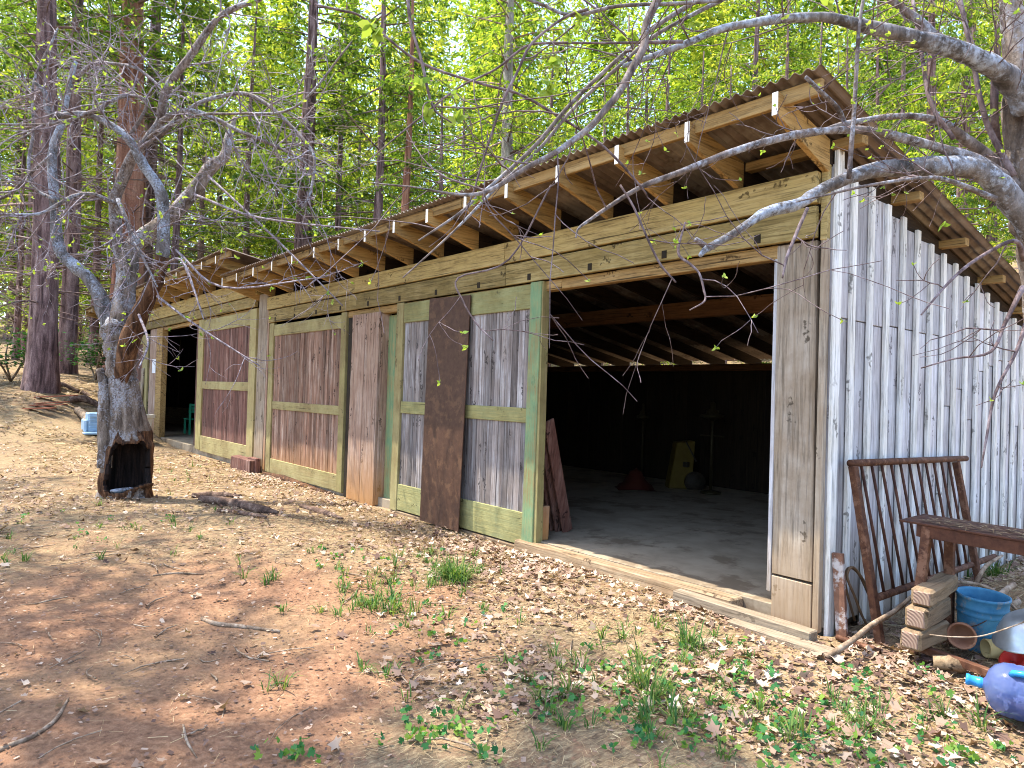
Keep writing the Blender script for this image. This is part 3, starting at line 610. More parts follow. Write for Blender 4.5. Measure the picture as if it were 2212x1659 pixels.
# ---- the tree at the right edge that reaches over the shed
def arching_tree():
    ft = at(2330, 1300, 3.1); ft[2] = hz(ft[0], ft[1])
    t = thing('arching_tree', 'lichened bare tree at the right edge with long limbs arching over the shed roof', 'tree', ft)
    tr = [[ft[0], ft[1], ft[2]-.1, .13]]+traced([(2320, 1150, 120), (2300, 900, 110), (2275, 650, 100), (2245, 520, 92), (2222, 440, 80), (2208, 350, 66), (2200, 240, 58), (2192, 100, 46), (2180, -60, 40), (2165, -250, 30)], 3.1, 3.0)
    cv = curve(tr); mb = MB(); mb.tube(cv[:, :3], cv[:, 3], 16, nz=.2, seed=3); mb.build('trunk', M['old_bark'], t)
    tw = Twigs()
    L = [('lichen_bark', 2.95, 2.5, [(2215, 240, 48), (2191, 187, 46), (2158, 153, 46), (2108, 127, 42), (2058, 103, 38), (1991, 87, 34), (1941, 72, 31), (1858, 53, 26), (1791, 38, 22), (1725, 37, 20), (1641, 47, 18), (1558, 63, 16), (1475, 97, 14), (1404, 123, 12), (1347, 143, 9)]),
         ('lichen_bark', 3.0, 2.75, [(2240, 500, 56), (2191, 443, 52), (2158, 400, 50), (2108, 366, 46), (2058, 359, 44), (1975, 360, 40), (1875, 371, 33), (1808, 393, 27), (1758, 420, 24), (1725, 440, 25), (1661, 457, 25), (1625, 477, 19), (1575, 510, 17), (1528, 537, 15), (1512, 552, 9)]),
         ('limb', 2.8, 2.76, [(1530, 536, 13), (1516, 526, 13), (1503, 517, 11)]),
         ('limb', 3.05, 2.5, [(2200, 410, 32), (2158, 377, 28), (2108, 345, 24), (2041, 323, 21), (1958, 300, 19), (1875, 283, 18), (1808, 281, 17), (1725, 290, 17), (1641, 310, 16), (1558, 337, 15), (1475, 370, 14), (1387, 403, 11), (1320, 443, 9), (1277, 473, 7), (1250, 493, 5), (1244, 513, 3)]),
         ('limb', 3.1, 2.85, [(2190, 400, 30), (2158, 360, 27), (2108, 317, 24), (2058, 280, 20), (2025, 260, 17), (1975, 251, 14), (1908, 254, 13), (1825, 267, 12), (1770, 284, 8)]),
         ('limb', 2.9, 2.7, [(1825, 267, 10), (1808, 233, 11), (1775, 200, 10), (1741, 167, 9)]),
         ('limb', 2.95, 2.9, [(2080, 110, 28), (2020, 80, 24), (1985, 45, 18), (1950, 20, 14), (1915, -10, 12)]),
         ('limb', 2.7, 2.7, [(1834, 385, 11), (1840, 300, 10), (1846, 230, 9), (1855, 67, 8), (1866, -10, 7)]),
         ('limb', 2.4, 2.1, [(1430, -20, 18), (1397, 50, 18), (1391, 100, 17), (1364, 150, 17), (1337, 200, 16), (1304, 240, 15), (1271, 277, 14), (1204, 327, 13), (1137, 363, 12), (1054, 413, 10), (987, 420, 7), (900, 405, 4), (800, 395, 3)]),
         ('limb', 2.6, 2.2, [(1600, -50, 13), (1474, 20, 11), (1404, 67, 10), (1354, 110, 9), (1237, 220, 9), (1154, 317, 9), (1070, 393, 8), (1030, 427, 8), (994, 460, 7), (904, 520, 4)]),
         ('limb', 2.65, 2.3, [(1620, -30, 11), (1480, 40, 9), (1410, 80, 9), (1360, 122, 8), (1243, 230, 8), (1160, 327, 7), (1075, 403, 7), (980, 500, 5), (870, 600, 3)]),
         ('twig', 2.3, 2.2, [(1270, 20, 7), (1230, 33, 6), (1187, 60, 6), (1144, 100, 6), (1120, 150, 6), (1087, 217, 6), (1064, 283, 5), (1037, 367, 5), (1024, 410, 4), (1000, 480, 2)]),
         ('limb', 2.5, 2.2, [(1560, 0, 9), (1474, 7, 8), (1337, 13, 8), (1237, 33, 8), (1164, 7, 7), (1090, -20, 6)]),
         ('twig', 1.9, 1.8, [(880, -20, 8), (887, 50, 7), (911, 133, 7), (935, 230, 6), (975, 265, 3)]),
         ('twig', 2.3, 2.6, [(680, 10, 5), (737, 23, 5), (787, 40, 5), (904, 133, 6), (1037, 180, 6), (1120, 203, 6), (1204, 250, 6), (1304, 317, 6), (1384, 403, 5), (1400, 430, 3)]),
         ('twig', 2.4, 2.3, [(1475, 90, 8), (1300, 93, 5), (1200, 93, 6), (1137, 100, 5), (1070, 150, 5), (990, 190, 4), (900, 260, 4), (780, 360, 2)]),
         ('limb', 2.8, 2.6, [(2150, 430, 14), (2050, 390, 10), (1990, 385, 9), (1880, 400, 7), (1790, 420, 5), (1720, 436, 3)]),
         ('twig', 2.7, 2.5, [(1744, 450, 8), (1722, 500, 8), (1700, 555, 7), (1690, 600, 4)]),
         ('twig', 2.6, 2.4, [(1480, 480, 4), (1465, 545, 6), (1490, 570, 6), (1510, 590, 5), (1520, 625, 5), (1522, 650, 4), (1490, 670, 3)]),
         ('twig', 2.6, 2.5, [(1340, 400, 5), (1370, 450, 5), (1420, 560, 5), (1460, 610, 4)]),
         ('twig', 2.6, 2.4, [(1190, 400, 4), (1100, 560, 4), (990, 600, 4), (1000, 650, 4), (1030, 700, 4), (1065, 735, 3)]),
         ('twig', 2.8, 2.5, [(2212, 560, 14), (2190, 520, 9), (2110, 560, 8), (2050, 610, 6), (1990, 680, 4)]),
         ('twig', 2.8, 2.6, [(2210, 620, 12), (2170, 700, 8), (2140, 760, 6), (2060, 775, 4), (1990, 795, 3)]),
         ('twig', 2.8, 2.6, [(2215, 700, 9), (2195, 760, 7), (2150, 850, 6), (2130, 950, 5), (2120, 1010, 3)]),
         ('twig', 3.0, 3.2, [(2150, 150, 16), (2148, 260, 16), (2165, 350, 12), (2200, 520, 9)]),
         ('twig', 3.0, 3.1, [(2190, 380, 14), (2130, 260, 12), (2100, 120, 10), (2070, -20, 9)]),
         ('twig', 2.9, 3.1, [(2060, 300, 10), (2010, 220, 9), (1990, 110, 8), (1970, -10, 7)])]
    for i, (mt, d0, d1, pts) in enumerate(L):
        cv = curve(traced(pts, d0, d1)); mb = MB(); mb.tube(cv[:, :3], cv[:, 3], 14 if pts[0][2] > 20 else 7, nz=.16 if pts[0][2] > 20 else .08, seed=i+30)
        mb.build('limb', M[mt], t)
        tw.along(cv, {0: 26, 1: 3, 2: 0, 3: 7, 4: 6, 6: 10, 7: 2, 8: 6, 9: 6}.get(i, 4 if mt == 'limb' else 2), (.15, .65), .0036, 1 if i else 2, .15, .2 if i < 5 else .0)
    o = tw.mb.build('twigs', M['twig'], t); o['kind'] = 'stuff'
    tips = [p for p, d in tw.tips if RS.rand() < .3]
    V, k, rn = leaf_rows(tips, .017, 3, LEAF); o = np_mesh('buds', V, k, rn, M['bud'], t); o['kind'] = 'stuff'
    big = []
    for x, y, d in ((800, 55, 1.8), (812, 70, 1.8), (905, 185, 1.8), (912, 175, 1.82), (915, 230, 1.8), (922, 250, 1.8), (985, 258, 1.85), (1195, 135, 2.2), (1205, 140, 2.2), (1190, 185, 2.2), (1365, 75, 2.4), (1350, 85, 2.4), (1372, 88, 2.4), (1255, 40, 2.3), (545, 5, 3.), (1180, 195, 2.2), (2035, 485, 2.8), (1500, 50, 2.6), (1790, 8, 2.6), (1035, 430, 2.2)): big += [at(x, y, d)]*2
    V, k, rn = leaf_rows(big, .034, 3, LEAF, .2, .2); np_mesh('open_leaves', V, k, rn, M['bud'], t)
arching_tree()

# ------------------------------------------------------------------ the forest behind
def diamonds(P, A, B):      # centre, half-length axis, half-width axis -> separate quads
    return np.stack([P-A, P+B, P+A, P-B], 1).reshape(-1, 3)
def conifer_meshes(var, live0, dead0, H=25., r0=.33, barkm='fir_bark', dens=1., seed=0):
    rs = np.random.RandomState(100+seed); D = []
    mb = MB(); zz = np.concatenate([[-.6, 0, .25, .7], np.linspace(1.6, H, 26)])
    rad = r0*(1-zz/H*.86); rad = np.where(zz < 1.6, rad*(1+.22*((1.6-np.maximum(zz, 0))/1.6)**2), rad); lean = rs.normal(size=2)*.006
    pts = np.stack([lean[0]*zz+.05*np.sin(zz*.4+seed), lean[1]*zz+.05*np.cos(zz*.3+seed), zz], -1)
    mb.tube(pts, np.maximum(rad, .02), 18, nz=.12, seed=seed+40, flute=lambda th, t: 1+.05*np.sin(th*7+seed+t*9)+.03*np.sin(th*13-t*14))
    br = MB(); P = []; A = []; B = []; rn = []
    def branch(z, L, az, droop, live):
        n = 9; t = np.linspace(0, 1, n); d = np.array([math.cos(az), math.sin(az)]); sdv = np.array([-d[1], d[0]]); cur = rs.normal()*.15*L
        c = np.array([np.interp(z, zz, pts[:, 0]), np.interp(z, zz, pts[:, 1])])
        xy = c+np.outer(t*L, d)+np.outer(t**2*cur, sdv); h = z+L*(.10*t-droop*t**1.8)+.06*rs.normal()*t
        pp = np.column_stack([xy, h]); br.tube(pp, np.linspace(.014+.008*L, .005, n), 3, cap=False)
        m_ = int((11 if live else 7)*L*dens); k = rs.uniform(.15 if live else .1, 1, m_)
        for tt in k:
            i = min(int(tt*(n-1)), n-2); f = tt*(n-1)-i; q = pp[i]*(1-f)+pp[i+1]*f; sg = rs.choice([-1, 1]); ln = (1-tt*.6)*L*rs.uniform(.12, .36)+.1
            dv = np.array([*(d*.65+sdv*sg*rs.uniform(.4, 1.)), -rs.uniform(.0, .5)]); dv /= np.linalg.norm(dv)
            if not live:
                e = q+dv*ln*1.3; br.tube([q, (q+e)/2+rs.normal(size=3)*.04, e], [.007, .005, .003], 3, cap=False); continue
            for s_ in np.linspace(.15, 1, max(2, int(ln/.075))):
                o = q+dv*ln*s_+rs.normal(size=3)*.03; a = dv*.5+rs.normal(size=3)*.55; a[2] -= .25; a /= np.linalg.norm(a)
                w = np.cross(a, np.array([0, 0, 1.])+rs.normal(size=3)*.5); w /= np.linalg.norm(w)+1e-9
                l = rs.uniform(.05, .13); P.append(o); A.append(a*l); B.append(w*l*rs.uniform(.2, .42)); rn.append(np.clip(rs.normal(.45, .25), 0, 1))
    z = dead0
    while z < H*.97:
        live = z > live0+rs.normal()*1.2
        tp = 1-(z/H)
        L = (.6+4.2*tp**.8)*rs.uniform(.55, 1.1) if live else rs.uniform(.8, 3.4)
        branch(z, L, rs.uniform(0, 6.283), rs.uniform(.08, .42) if live else rs.uniform(-.1, .35), live); z += rs.uniform(.10, .26) if live else rs.uniform(.10, .34)
    return mb, br, (np.array(P), np.array(A), np.array(B), np.array(rn)), barkm
PROTO = {}
def conifer(kind, x, y, dia, rot, label, name='conifer', group='conifers behind and beside the shed'):
    base = np.array([x, y, hz(x, y)])
    if kind not in PROTO:
        cfg = dict(fir=dict(live0=8, dead0=1.8, H=20), fir2=dict(live0=5, dead0=1.5, H=20), cedar=dict(live0=9, dead0=2.5, H=22, barkm='cedar_bark', r0=.36), pale=dict(live0=5.0, dead0=3, barkm='pale_bark', r0=.28, dens=.9, H=20),
                   low=dict(live0=2.0, dead0=1.2, H=16, r0=.20), thin=dict(live0=9.5, dead0=1.2, H=19, r0=.17), low2=dict(live0=3.2, dead0=2, H=18, r0=.22))[kind]
        t = thing(name, label, 'tree', (0, 0, 0), group)
        mb, br, (P, A, B, rn), bm = conifer_meshes(0, seed=len(PROTO)*7, **cfg)
        mb.build('trunk', M[bm], t); b_ = br.build('branches', M['deadneedles'], t); b_['kind'] = 'stuff'
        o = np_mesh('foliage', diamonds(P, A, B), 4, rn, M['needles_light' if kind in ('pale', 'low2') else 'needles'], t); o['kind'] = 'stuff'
        PROTO[kind] = (t, cfg.get('r0', .33))
    else:
        src = PROTO[kind][0]; t = src.copy(); COL.objects.link(t)
        for ch in list(src.children):
            c = ch.copy(); COL.objects.link(c); c.parent = t
        t['label'] = label; t.name = name
    t.location = base.tolist(); t.rotation_euler = (0, 0, rot); k = dia/(2*PROTO[kind][1]); kz = min(max(k, .8), 1.25)
    t.scale = (k if k < 1.6 else k, k, kz); return t
def ground_hit(px, d): p = at(px, 850, d); return p[0], p[1]
TREES = [('fir', 82, 20, 60, 'thick purple-brown fir trunk on the bank left of the hollow tree'),
 ('thin', 137, 25, 36, 'mid brown fir trunk just right of the thick purple-brown one'),
 ('cedar', 264, 27, 74, 'massive reddish cedar trunk rising behind the hollow tree'),
 ('fir', 301, 31, 42, 'dark grey fir trunk tight beside the reddish cedar'),
 ('fir2', 648, 30, 46, 'grey-brown fir trunk rising above the raised end of the shed roof'),
 ('pale', 1082, 22, 40, 'pale grey straight fir trunk above the middle of the shed roof'),
 ('cedar', 862, 26, 28, 'slim reddish cedar trunk left of the pale grey fir'),
 ('thin', 805, 28, 26, 'dark narrow conifer trunk left of the slim reddish cedar'),
 ('low2', 1992, 16, 32, 'shaggy conifer trunk behind the gable end of the shed'),
 ('fir2', 2072, 18, 36, 'dark conifer trunk behind the low end of the gable roof'),
 ('thin', 1880, 24, 16, 'thin conifer trunk behind the top of the gable roof'),
 ('low2', 1690, 24, 22, 'leafy conifer standing behind the right end of the roof ridge'),
 ('thin', 30, 29, 14, 'very thin conifer stem at the far left edge'),
 ('thin', 48, 36, 16, 'thin far conifer stem left of the thick purple-brown trunk'),
 ('low', 108, 34, 13, 'small conifer in the gap right of the thick purple-brown trunk'),
 ('low2', 195, 30, 20, 'bushy conifer in the gap between the bank and the hollow tree')]
FAR = [(232, 37, 16, 'low2'), (420, 36, 18, 'low2'), (365, 29, 18, 'thin'), (520, 33, 20, 'low2'), (580, 40, 15, 'low'), (722, 34, 22, 'low2'), (760, 44, 18, 'fir2'), (935, 36, 18, 'low'), (985, 42, 20, 'fir2'), (1035, 31, 14, 'low'),
       (1178, 32, 20, 'low2'), (1230, 27, 15, 'low'), (1290, 38, 20, 'fir2'), (1345, 24, 18, 'low2'), (1420, 30, 20, 'low2'), (1500, 36, 18, 'fir2'), (1560, 26, 17, 'low'), (1620, 33, 24, 'low2'), (1755, 34, 18, 'fir2'), (1820, 28, 16, 'low2'),
       (1935, 30, 20, 'fir2'), (2030, 27, 16, 'low'), (2140, 26, 26, 'low2'), (2215, 30, 24, 'fir2'), (2290, 22, 30, 'low2'), (330, 44, 20, 'fir2'), (15, 45, 18, 'low2'), (160, 48, 18, 'fir2'), (460, 48, 20, 'fir2'), (640, 50, 20, 'low2'), (860, 50, 18, 'low2'), (1130, 48, 18, 'fir2'), (1380, 48, 20, 'fir2'), (1680, 46, 18, 'low2'), (1880, 46, 20, 'fir2'), (2090, 44, 20, 'low2')]
for kd, px, d, w, lab in TREES:
    x, y = ground_hit(px, d); conifer(kd, x, y, w/F*d, px*.7, lab)
for px, d, w, kd in FAR:
    x, y = ground_hit(px, d)
    o = conifer(kd, x, y, w/F*d, px*.37, 'sunlit conifer standing deep in the wood beyond the shed')

def maple(px, d, hgt, wid, n, lab, name='young_maple', mat='maple', group='leafy saplings under the conifers', base_y=None, leaf=.058):
    x, y = ground_hit(px, d); b = np.array([x, y, hz(x, y)]); rs = np.random.RandomState(px)
    t = thing(name, lab, 'sapling' if name == 'young_maple' else 'shrub', b, group); mb = MB(); P = []
    for s_ in range(rs.randint(3, 6)):
        e = b+np.array([rs.normal()*wid*.3, rs.normal()*wid*.3, hgt*rs.uniform(.7, 1)]); mid = (b+e)/2+rs.normal(size=3)*[.15, .15, .1]
        cv = curve([[*b, .035], [*mid, .025], [*e, .008]], 6); mb.tube(cv[:, :3], cv[:, 3], 5)
        for q in range(int(n/26)):
            i = rs.randint(4, len(cv)); a = rs.uniform(0, 6.28); L = rs.uniform(.2, .6)*wid*.8; c = cv[i, :3]; dv = np.array([math.cos(a), math.sin(a), rs.uniform(-.1, .4)])
            mb.tube([c, c+dv*L*.5, c+dv*L], [.008, .006, .003], 3, cap=False); k = 6
            P.append(c+np.outer(rs.uniform(.3, 1.1, k)*L, dv)+rs.normal(size=(k, 3))*[.16, .16, .05])
    mb.build('stems', M['stick'], t); P = np.concatenate(P); k = len(P)
    nn = np.array([0, 0, 1.])+rs.normal(size=(k, 3))*.45; A = np.cross(nn, rs.normal(size=(k, 3))); A /= np.linalg.norm(A, axis=1)[:, None]; B = np.cross(nn, A); B /= np.linalg.norm(B, axis=1)[:, None]
    l = rs.uniform(.6, 1.3, k)[:, None]*leaf; o = np_mesh('leaves', diamonds(P, A*l, B*l*.8), 4, rs.rand(k), M[mat], t); o['kind'] = 'stuff'; return t
for i, (px, d, h_, w_) in enumerate([(555, 32, 6.5, 4.5), (395, 33, 5, 4), (960, 25, 6, 4.2), (890, 27, 5.6, 4), (1010, 24, 5, 3.6), (1125, 23, 5.4, 3.4), (700, 33, 8, 4.5), (1330, 22, 6.5, 3.5), (905, 33, 9, 5), (820, 34, 7, 5), (2180, 16, 3.4, 2.4), (160, 32, 3.5, 4), (40, 31, 3.5, 4)]):
    maple(px, d, h_, w_, 900, ('yellow-green leafy sapling in the sunlit wood behind the shed roof' if 360 < px < 1700 else 'small yellow-green sapling at the edge of the sunlit wood'))
maple(22, 21, 1.5, 1.5, 700, 'dark green bush on the bank at the left edge', 'bush', 'fern', None, leaf=.06)
maple(205, 24, 1.5, 1.8, 500, 'low dark green bush just left of the hollow tree', 'bush', 'fern', None, leaf=.06)

def distant_wood():
    rs = np.random.RandomState(5); PP = []; AA = []; BB = []; RR = []
    for i in range(250):
        px = rs.uniform(-600, 2800); d = rs.uniform(41, 74); x, y = ground_hit(px, d); z0 = hz(x, y); H = rs.uniform(20, 33); Rm = rs.uniform(2.2, 4.2); cb = rs.uniform(.5, 5); n = int(1500*Rm/3); tone = np.clip(rs.normal(.45, .26), .05, .95)
        t = rs.uniform(0, 1, n)**1.15; lay = np.round(t*(H-cb)/.75); br = rs.randint(0, 8, n); ang = br*.785+lay*1.3+rs.normal(size=n)*.17; rr = Rm*(1-t)**.75*(.75+.5*vnoise(lay*7.3+br*3.1, np.full(n, i*1.7), 15))*np.sqrt(rs.uniform(.04, 1, n))
        dr = np.stack([np.cos(ang), np.sin(ang)], -1); z = z0+cb+lay*.75+rs.normal(size=n)*.11-rr*.28
        P = np.column_stack([x+dr[:, 0]*rr+rs.normal(size=n)*.12, y+dr[:, 1]*rr+rs.normal(size=n)*.12, z])
        A = np.column_stack([dr+rs.normal(size=(n, 2))*.6, -.45+rs.normal(size=n)*.25]); A /= np.linalg.norm(A, axis=1)[:, None]; B = np.cross(A, np.array([0, 0, 1.])+rs.normal(size=(n, 3))*.35); B /= np.linalg.norm(B, axis=1)[:, None]+1e-9
        l = rs.uniform(.13, .33, n)[:, None]; PP.append(P); AA.append(A*l); BB.append(B*l*.34); RR.append(np.clip(tone+rs.normal(size=n)*.16, 0, 1))
    n = 110000; px = rs.uniform(-600, 2800, n); d = rs.uniform(74, 90, n); xy = np.array([ground_hit(a, b) for a, b in zip(px[::50], d[::50])]).repeat(50, 0)+rs.normal(size=(n, 2))*1.4; h_ = rs.uniform(0, 40, n)
    key = vnoise(px*.016, h_*.33, 9)*.6+vnoise(px*.05, h_*.9, 10)*.4; keep = key > .30+.008*np.maximum(h_-18, 0); P = np.column_stack([xy, height(xy[:, 0], xy[:, 1])+h_])[keep]; k = len(P)
    A = rs.normal(size=(k, 3))*[1, 1, .35]-[0, 0, .25]; A /= np.linalg.norm(A, axis=1)[:, None]; B = np.cross(A, rs.normal(size=(k, 3))); B /= np.linalg.norm(B, axis=1)[:, None]
    l = rs.uniform(.2, .5, k)[:, None]; PP.append(P); AA.append(A*l); BB.append(B*l*.45); RR.append(np.clip(.35+(key[keep]-.5)*1.6+rs.normal(size=k)*.15, 0, 1))
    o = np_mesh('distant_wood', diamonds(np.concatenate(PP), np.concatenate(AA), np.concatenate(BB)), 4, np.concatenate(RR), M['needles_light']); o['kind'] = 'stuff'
distant_wood()

# ------------------------------------------------------------------ litter, needles, grass
MAPLE_LEAF = np.array([(0, -.12), (.22, .02), (.58, -.02), (.44, .26), (.78, .52), (.36, .56), (0, 1.0), (-.36, .56), (-.78, .52), (-.44, .26), (-.58, -.02), (-.22, .02)])
OAK_LEAF = np.array([(0, -.1), (.2, .1), (.13, .25), (.34, .4), (.2, .52), (.3, .72), (0, 1.0), (-.3, .72), (-.2, .52), (-.34, .4), (-.13, .25), (-.2, .1)])
def cam_px(x, y, z):
    q = (np.stack([x-C[0], y-C[1], z-C[2]], -1)) @ R
    return CX+F*q[..., 0]/-q[..., 2], CY-F*q[..., 1]/-q[..., 2], -q[..., 2]
def scatter(n, box, keepf, rs, margin=350):
    x = rs.uniform(box[0], box[1], n); y = rs.uniform(box[2], box[3], n); z = height(x, y); px, py, d = cam_px(x, y, z)
    k = (d > .8)*(px > -margin)*(px < 2212+margin)*(py < 1659+margin)*(rs.rand(n) < keepf(x, y, d))*~((x < .0)*(x > -25.3)*(y > -.16))
    return x[k], y[k], z[k]
def flat_leaves(name, n, box, keepf, size, mat, seed, outline=MAPLE_LEAF, tilt=.3, curl=.6, lift=.010, hue=(.55, .28)):
    rs = np.random.RandomState(seed); x, y, z = scatter(n, box, keepf, rs); k = len(x); O = outline; nv = len(O)
    N = np.array([0, 0, 1.])+rs.normal(size=(k, 3))*tilt; N /= np.linalg.norm(N, axis=1)[:, None]
    A = np.cross(N, rs.normal(size=(k, 3))); A /= np.linalg.norm(A, axis=1)[:, None]; B = np.cross(N, A); s_ = (rs.uniform(size[0], size[1], k))[:, None, None]
    asp = rs.uniform(.55, 1.05, k)[:, None]; fold = rs.uniform(-.2, 1., k)[:, None]*curl
    jit = rs.uniform(.62, 1.15, (k, nv)); shear = rs.normal(size=(k, 1))*.25
    h = fold*np.abs(O[None, :, 0])**1.3+rs.uniform(-.5, .9, k)[:, None]*curl*(O[None, :, 1]-.4)**2+rs.normal(size=(k, nv))*.06
    V = np.stack([x, y, z+lift+rs.uniform(0, .02, k)], -1)[:, None]+s_*((O[None, :, 0]*asp*jit+shear*O[None, :, 1]**2)[..., None]*A[:, None]+(O[None, :, 1]*jit)[..., None]*B[:, None]+h[..., None]*N[:, None])
    V[..., 2] = np.maximum(V[..., 2], (z+.003)[:, None]); o = np_mesh(name, V.reshape(-1, 3), nv, np.clip(rs.normal(*hue, size=k), 0, 1), mat); o['kind'] = 'stuff'; return o
def patchy(x, y, f, s): return vnoise(x*f, y*f, s)
def litter_keep(x, y, d):
    right = smooth((x+6.5+1.1*y)/4.5)                     # deepest under the arching tree, thin on the bare soil
    return np.clip((.22+.9*right)*(1-.93*bare(x, y)), .03, 1)*smooth((patchy(x, y, 1.3, 31)-.22)*3.2)
flat_leaves('fallen_leaves', 26000, (-13, 3.2, -7.5, .1), litter_keep, (.035, .085), M['litter'], 41, hue=(.45, .27))
flat_leaves('oak_leaves', 20000, (-9, 3.2, -7.5, .1), litter_keep, (.03, .06), M['litter'], 43, OAK_LEAF, hue=(.42, .28))
flat_leaves('leaf_drift', 12000, (-26, -7, -12, .0), lambda x, y, d: .75*smooth((patchy(x, y, .6, 33)-.25)*3)*(1-.8*bare(x, y)), (.05, .10), M['litter'], 44, OAK_LEAF)
flat_leaves('gable_leaves', 3200, (.06, 3.2, -.3, 5), lambda x, y, d: .8+0*x, (.03, .065), M['litter'], 45, hue=(.4, .25))
flat_leaves('sill_leaves', 5200, (-10.3, -.6, -1.1, -.16), lambda x, y, d: smooth(1.1+y)*.8*smooth((patchy(x, y, 1.6, 35)-.25)*3), (.03, .065), M['litter'], 46, hue=(.6, .25))
def needles(name, n, box, keepf, L, w, mat, seed, hue=(.55, .25)):
    rs = np.random.RandomState(seed); x, y, z = scatter(n, box, keepf, rs); k = len(x); a = rs.uniform(0, 2*np.pi, k)
    D = np.stack([np.cos(a), np.sin(a), rs.normal(size=k)*.12], -1); S = np.stack([-np.sin(a), np.cos(a), rs.normal(size=k)*.3], -1)
    l = rs.uniform(*L, size=k)[:, None]; P = np.stack([x, y, z+.007+rs.uniform(0, .018, k)], -1); ww = w*rs.uniform(.6, 1.6, k)[:, None]
    V = np.stack([P-D*l/2-S*ww, P-D*l/2+S*ww, P+D*l/2+S*ww, P+D*l/2-S*ww], 1); o = np_mesh(name, V.reshape(-1, 3), 4, np.clip(rs.normal(*hue, size=k), 0, 1), mat); o['kind'] = 'stuff'
needles('pine_needles', 190000, (-13, 3.2, -7.5, .1), lambda x, y, d: (1-.93*bare(x, y))*smooth((patchy(x, y, .9, 51)-.3)*2.6)*np.clip(1.3-d/14, .3, 1)*np.clip(d/4.5-.25, .25, 1), (.03, .09), .0009, M['straw'], 52)
needles('far_straw', 22000, (-30, -9, -14, .0), lambda x, y, d: smooth((patchy(x, y, .5, 53)-.3)*2.6), (.10, .28), .006, M['straw'], 54)
needles('gable_straw', 9000, (.06, 3.4, .3, 6), lambda x, y, d: .9+0*x, (.08, .22), .002, M['straw'], 55, (.6, .25))
needles('soil_crumbs', 30000, (-10, 2.5, -7.5, -.2), lambda x, y, d: .3+.6*bare(x, y), (.006, .02), .004, M['clod'], 56)
needles('leaf_crumbs', 120000, (-13, 3.2, -7.5, .1), lambda x, y, d: litter_keep(x, y, d)*.8+.1, (.008, .028), .006, M['litter'], 57, (.38, .26))
def ground_twigs():
    rs = np.random.RandomState(61); x, y, z = scatter(900, (-14, 3, -7, .0), lambda x, y, d: .55+0*x, rs); mb = MB()
    for a, b, c in zip(x, y, z):
        th = rs.uniform(0, 6.28); L = rs.uniform(.08, .42); d = np.array([math.cos(th), math.sin(th), 0]); s_ = np.array([-d[1], d[0], 0])*rs.normal()*.15*L
        q = [np.array([a, b, c+.008])+d*L*(t-.5)+s_*(1-(2*t-1)**2)+[0, 0, rs.uniform(0, .012)] for t in (0, .33, .66, 1)]
        mb.tube(q, [.0045*rs.uniform(.5, 1.4)]*3+[.002], 4, cap=False)
    o = mb.build('fallen_twigs', M['stick']); o['kind'] = 'stuff'
ground_twigs()
def tuft_quads(c, n, hgt, spread, rs):
    V = []; rn = []
    for _ in range(n):
        a = rs.uniform(0, 6.28); d = np.array([math.cos(a), math.sin(a), 0]); s_ = np.array([-d[1], d[0], 0]); L = hgt*rs.uniform(.5, 1.4); w = rs.uniform(.0022, .0048); ln = rs.uniform(.1, 1.)**.8
        b = np.array(c)+d*rs.uniform(0, spread)*rs.uniform(.1, 1)+s_*rs.normal()*spread*.3; q = np.clip(rs.normal(.45, .27), 0, 1); P = []
        for t in (0, .35, .7, 1.): P.append(b+np.array([0, 0, L*(t*(1-.25*ln)-.55*ln*t*t*t)])+d*L*(.15*t+.75*ln*t*t))
        for j, (w0, w1) in enumerate(((.8, 1.), (1., .8), (.8, .1))): V += [P[j]-s_*w*w0, P[j]+s_*w*w0, P[j+1]+s_*w*w1, P[j+1]-s_*w*w1]; rn.append(q)
    return V, rn
def clumps(name, spots, mat, seed, lab=None):
    rs = np.random.RandomState(seed); V = []; rn = []
    for x, y, n, h_, sp in spots:
        v, r = tuft_quads((x, y, hz(x, y)), n, h_, sp, rs); V += v; rn += r
    o = np_mesh(name, np.array(V), 4, rn, mat, loc=(spots[0][0], spots[0][1], hz(*spots[0][:2])))
    if lab: tag(o, lab, 'grass clump', 'grass clumps in the yard')
    else: o['kind'] = 'stuff'
    return o
def gp(px, py, z=0.): return on_z((px, py), z)[:2]
for i, (px, py, n, h_, sp, lab) in enumerate([(965, 1262, 300, .22, .26, 'largest bluish-green grass clump, in the yard before the brown sheet'), (1392, 1500, 75, .26, .09, 'tall green grass clump standing in leaves below the sill planks'), (1296, 1382, 22, .17, .03, 'small upright grass clump on the bare soil before the sill'),
        (1490, 1400, 60, .2, .12, 'yellow-green grass clump close to the end of the sill planks'), (590, 1472, 26, .14, .07, 'sparse grass clump on the red soil at lower left'), (835, 1312, 120, .16, .2, 'low grass clump left of the largest bluish one'), (930, 1205, 40, .12, .07, 'grass clump near the foot of the brown sheet'), (2155, 1255, 160, .22, .22, 'thick grass clump on the mound behind the blue bucket')]):
    x, y = gp(px, py); clumps('grass_clump', [(x+random.uniform(-sp, sp), y+random.uniform(-sp, sp), n//3, h_, sp*.6) for _ in range(3)], M['grass'], 70+i, lab)
rs = np.random.RandomState(81); sp_ = []
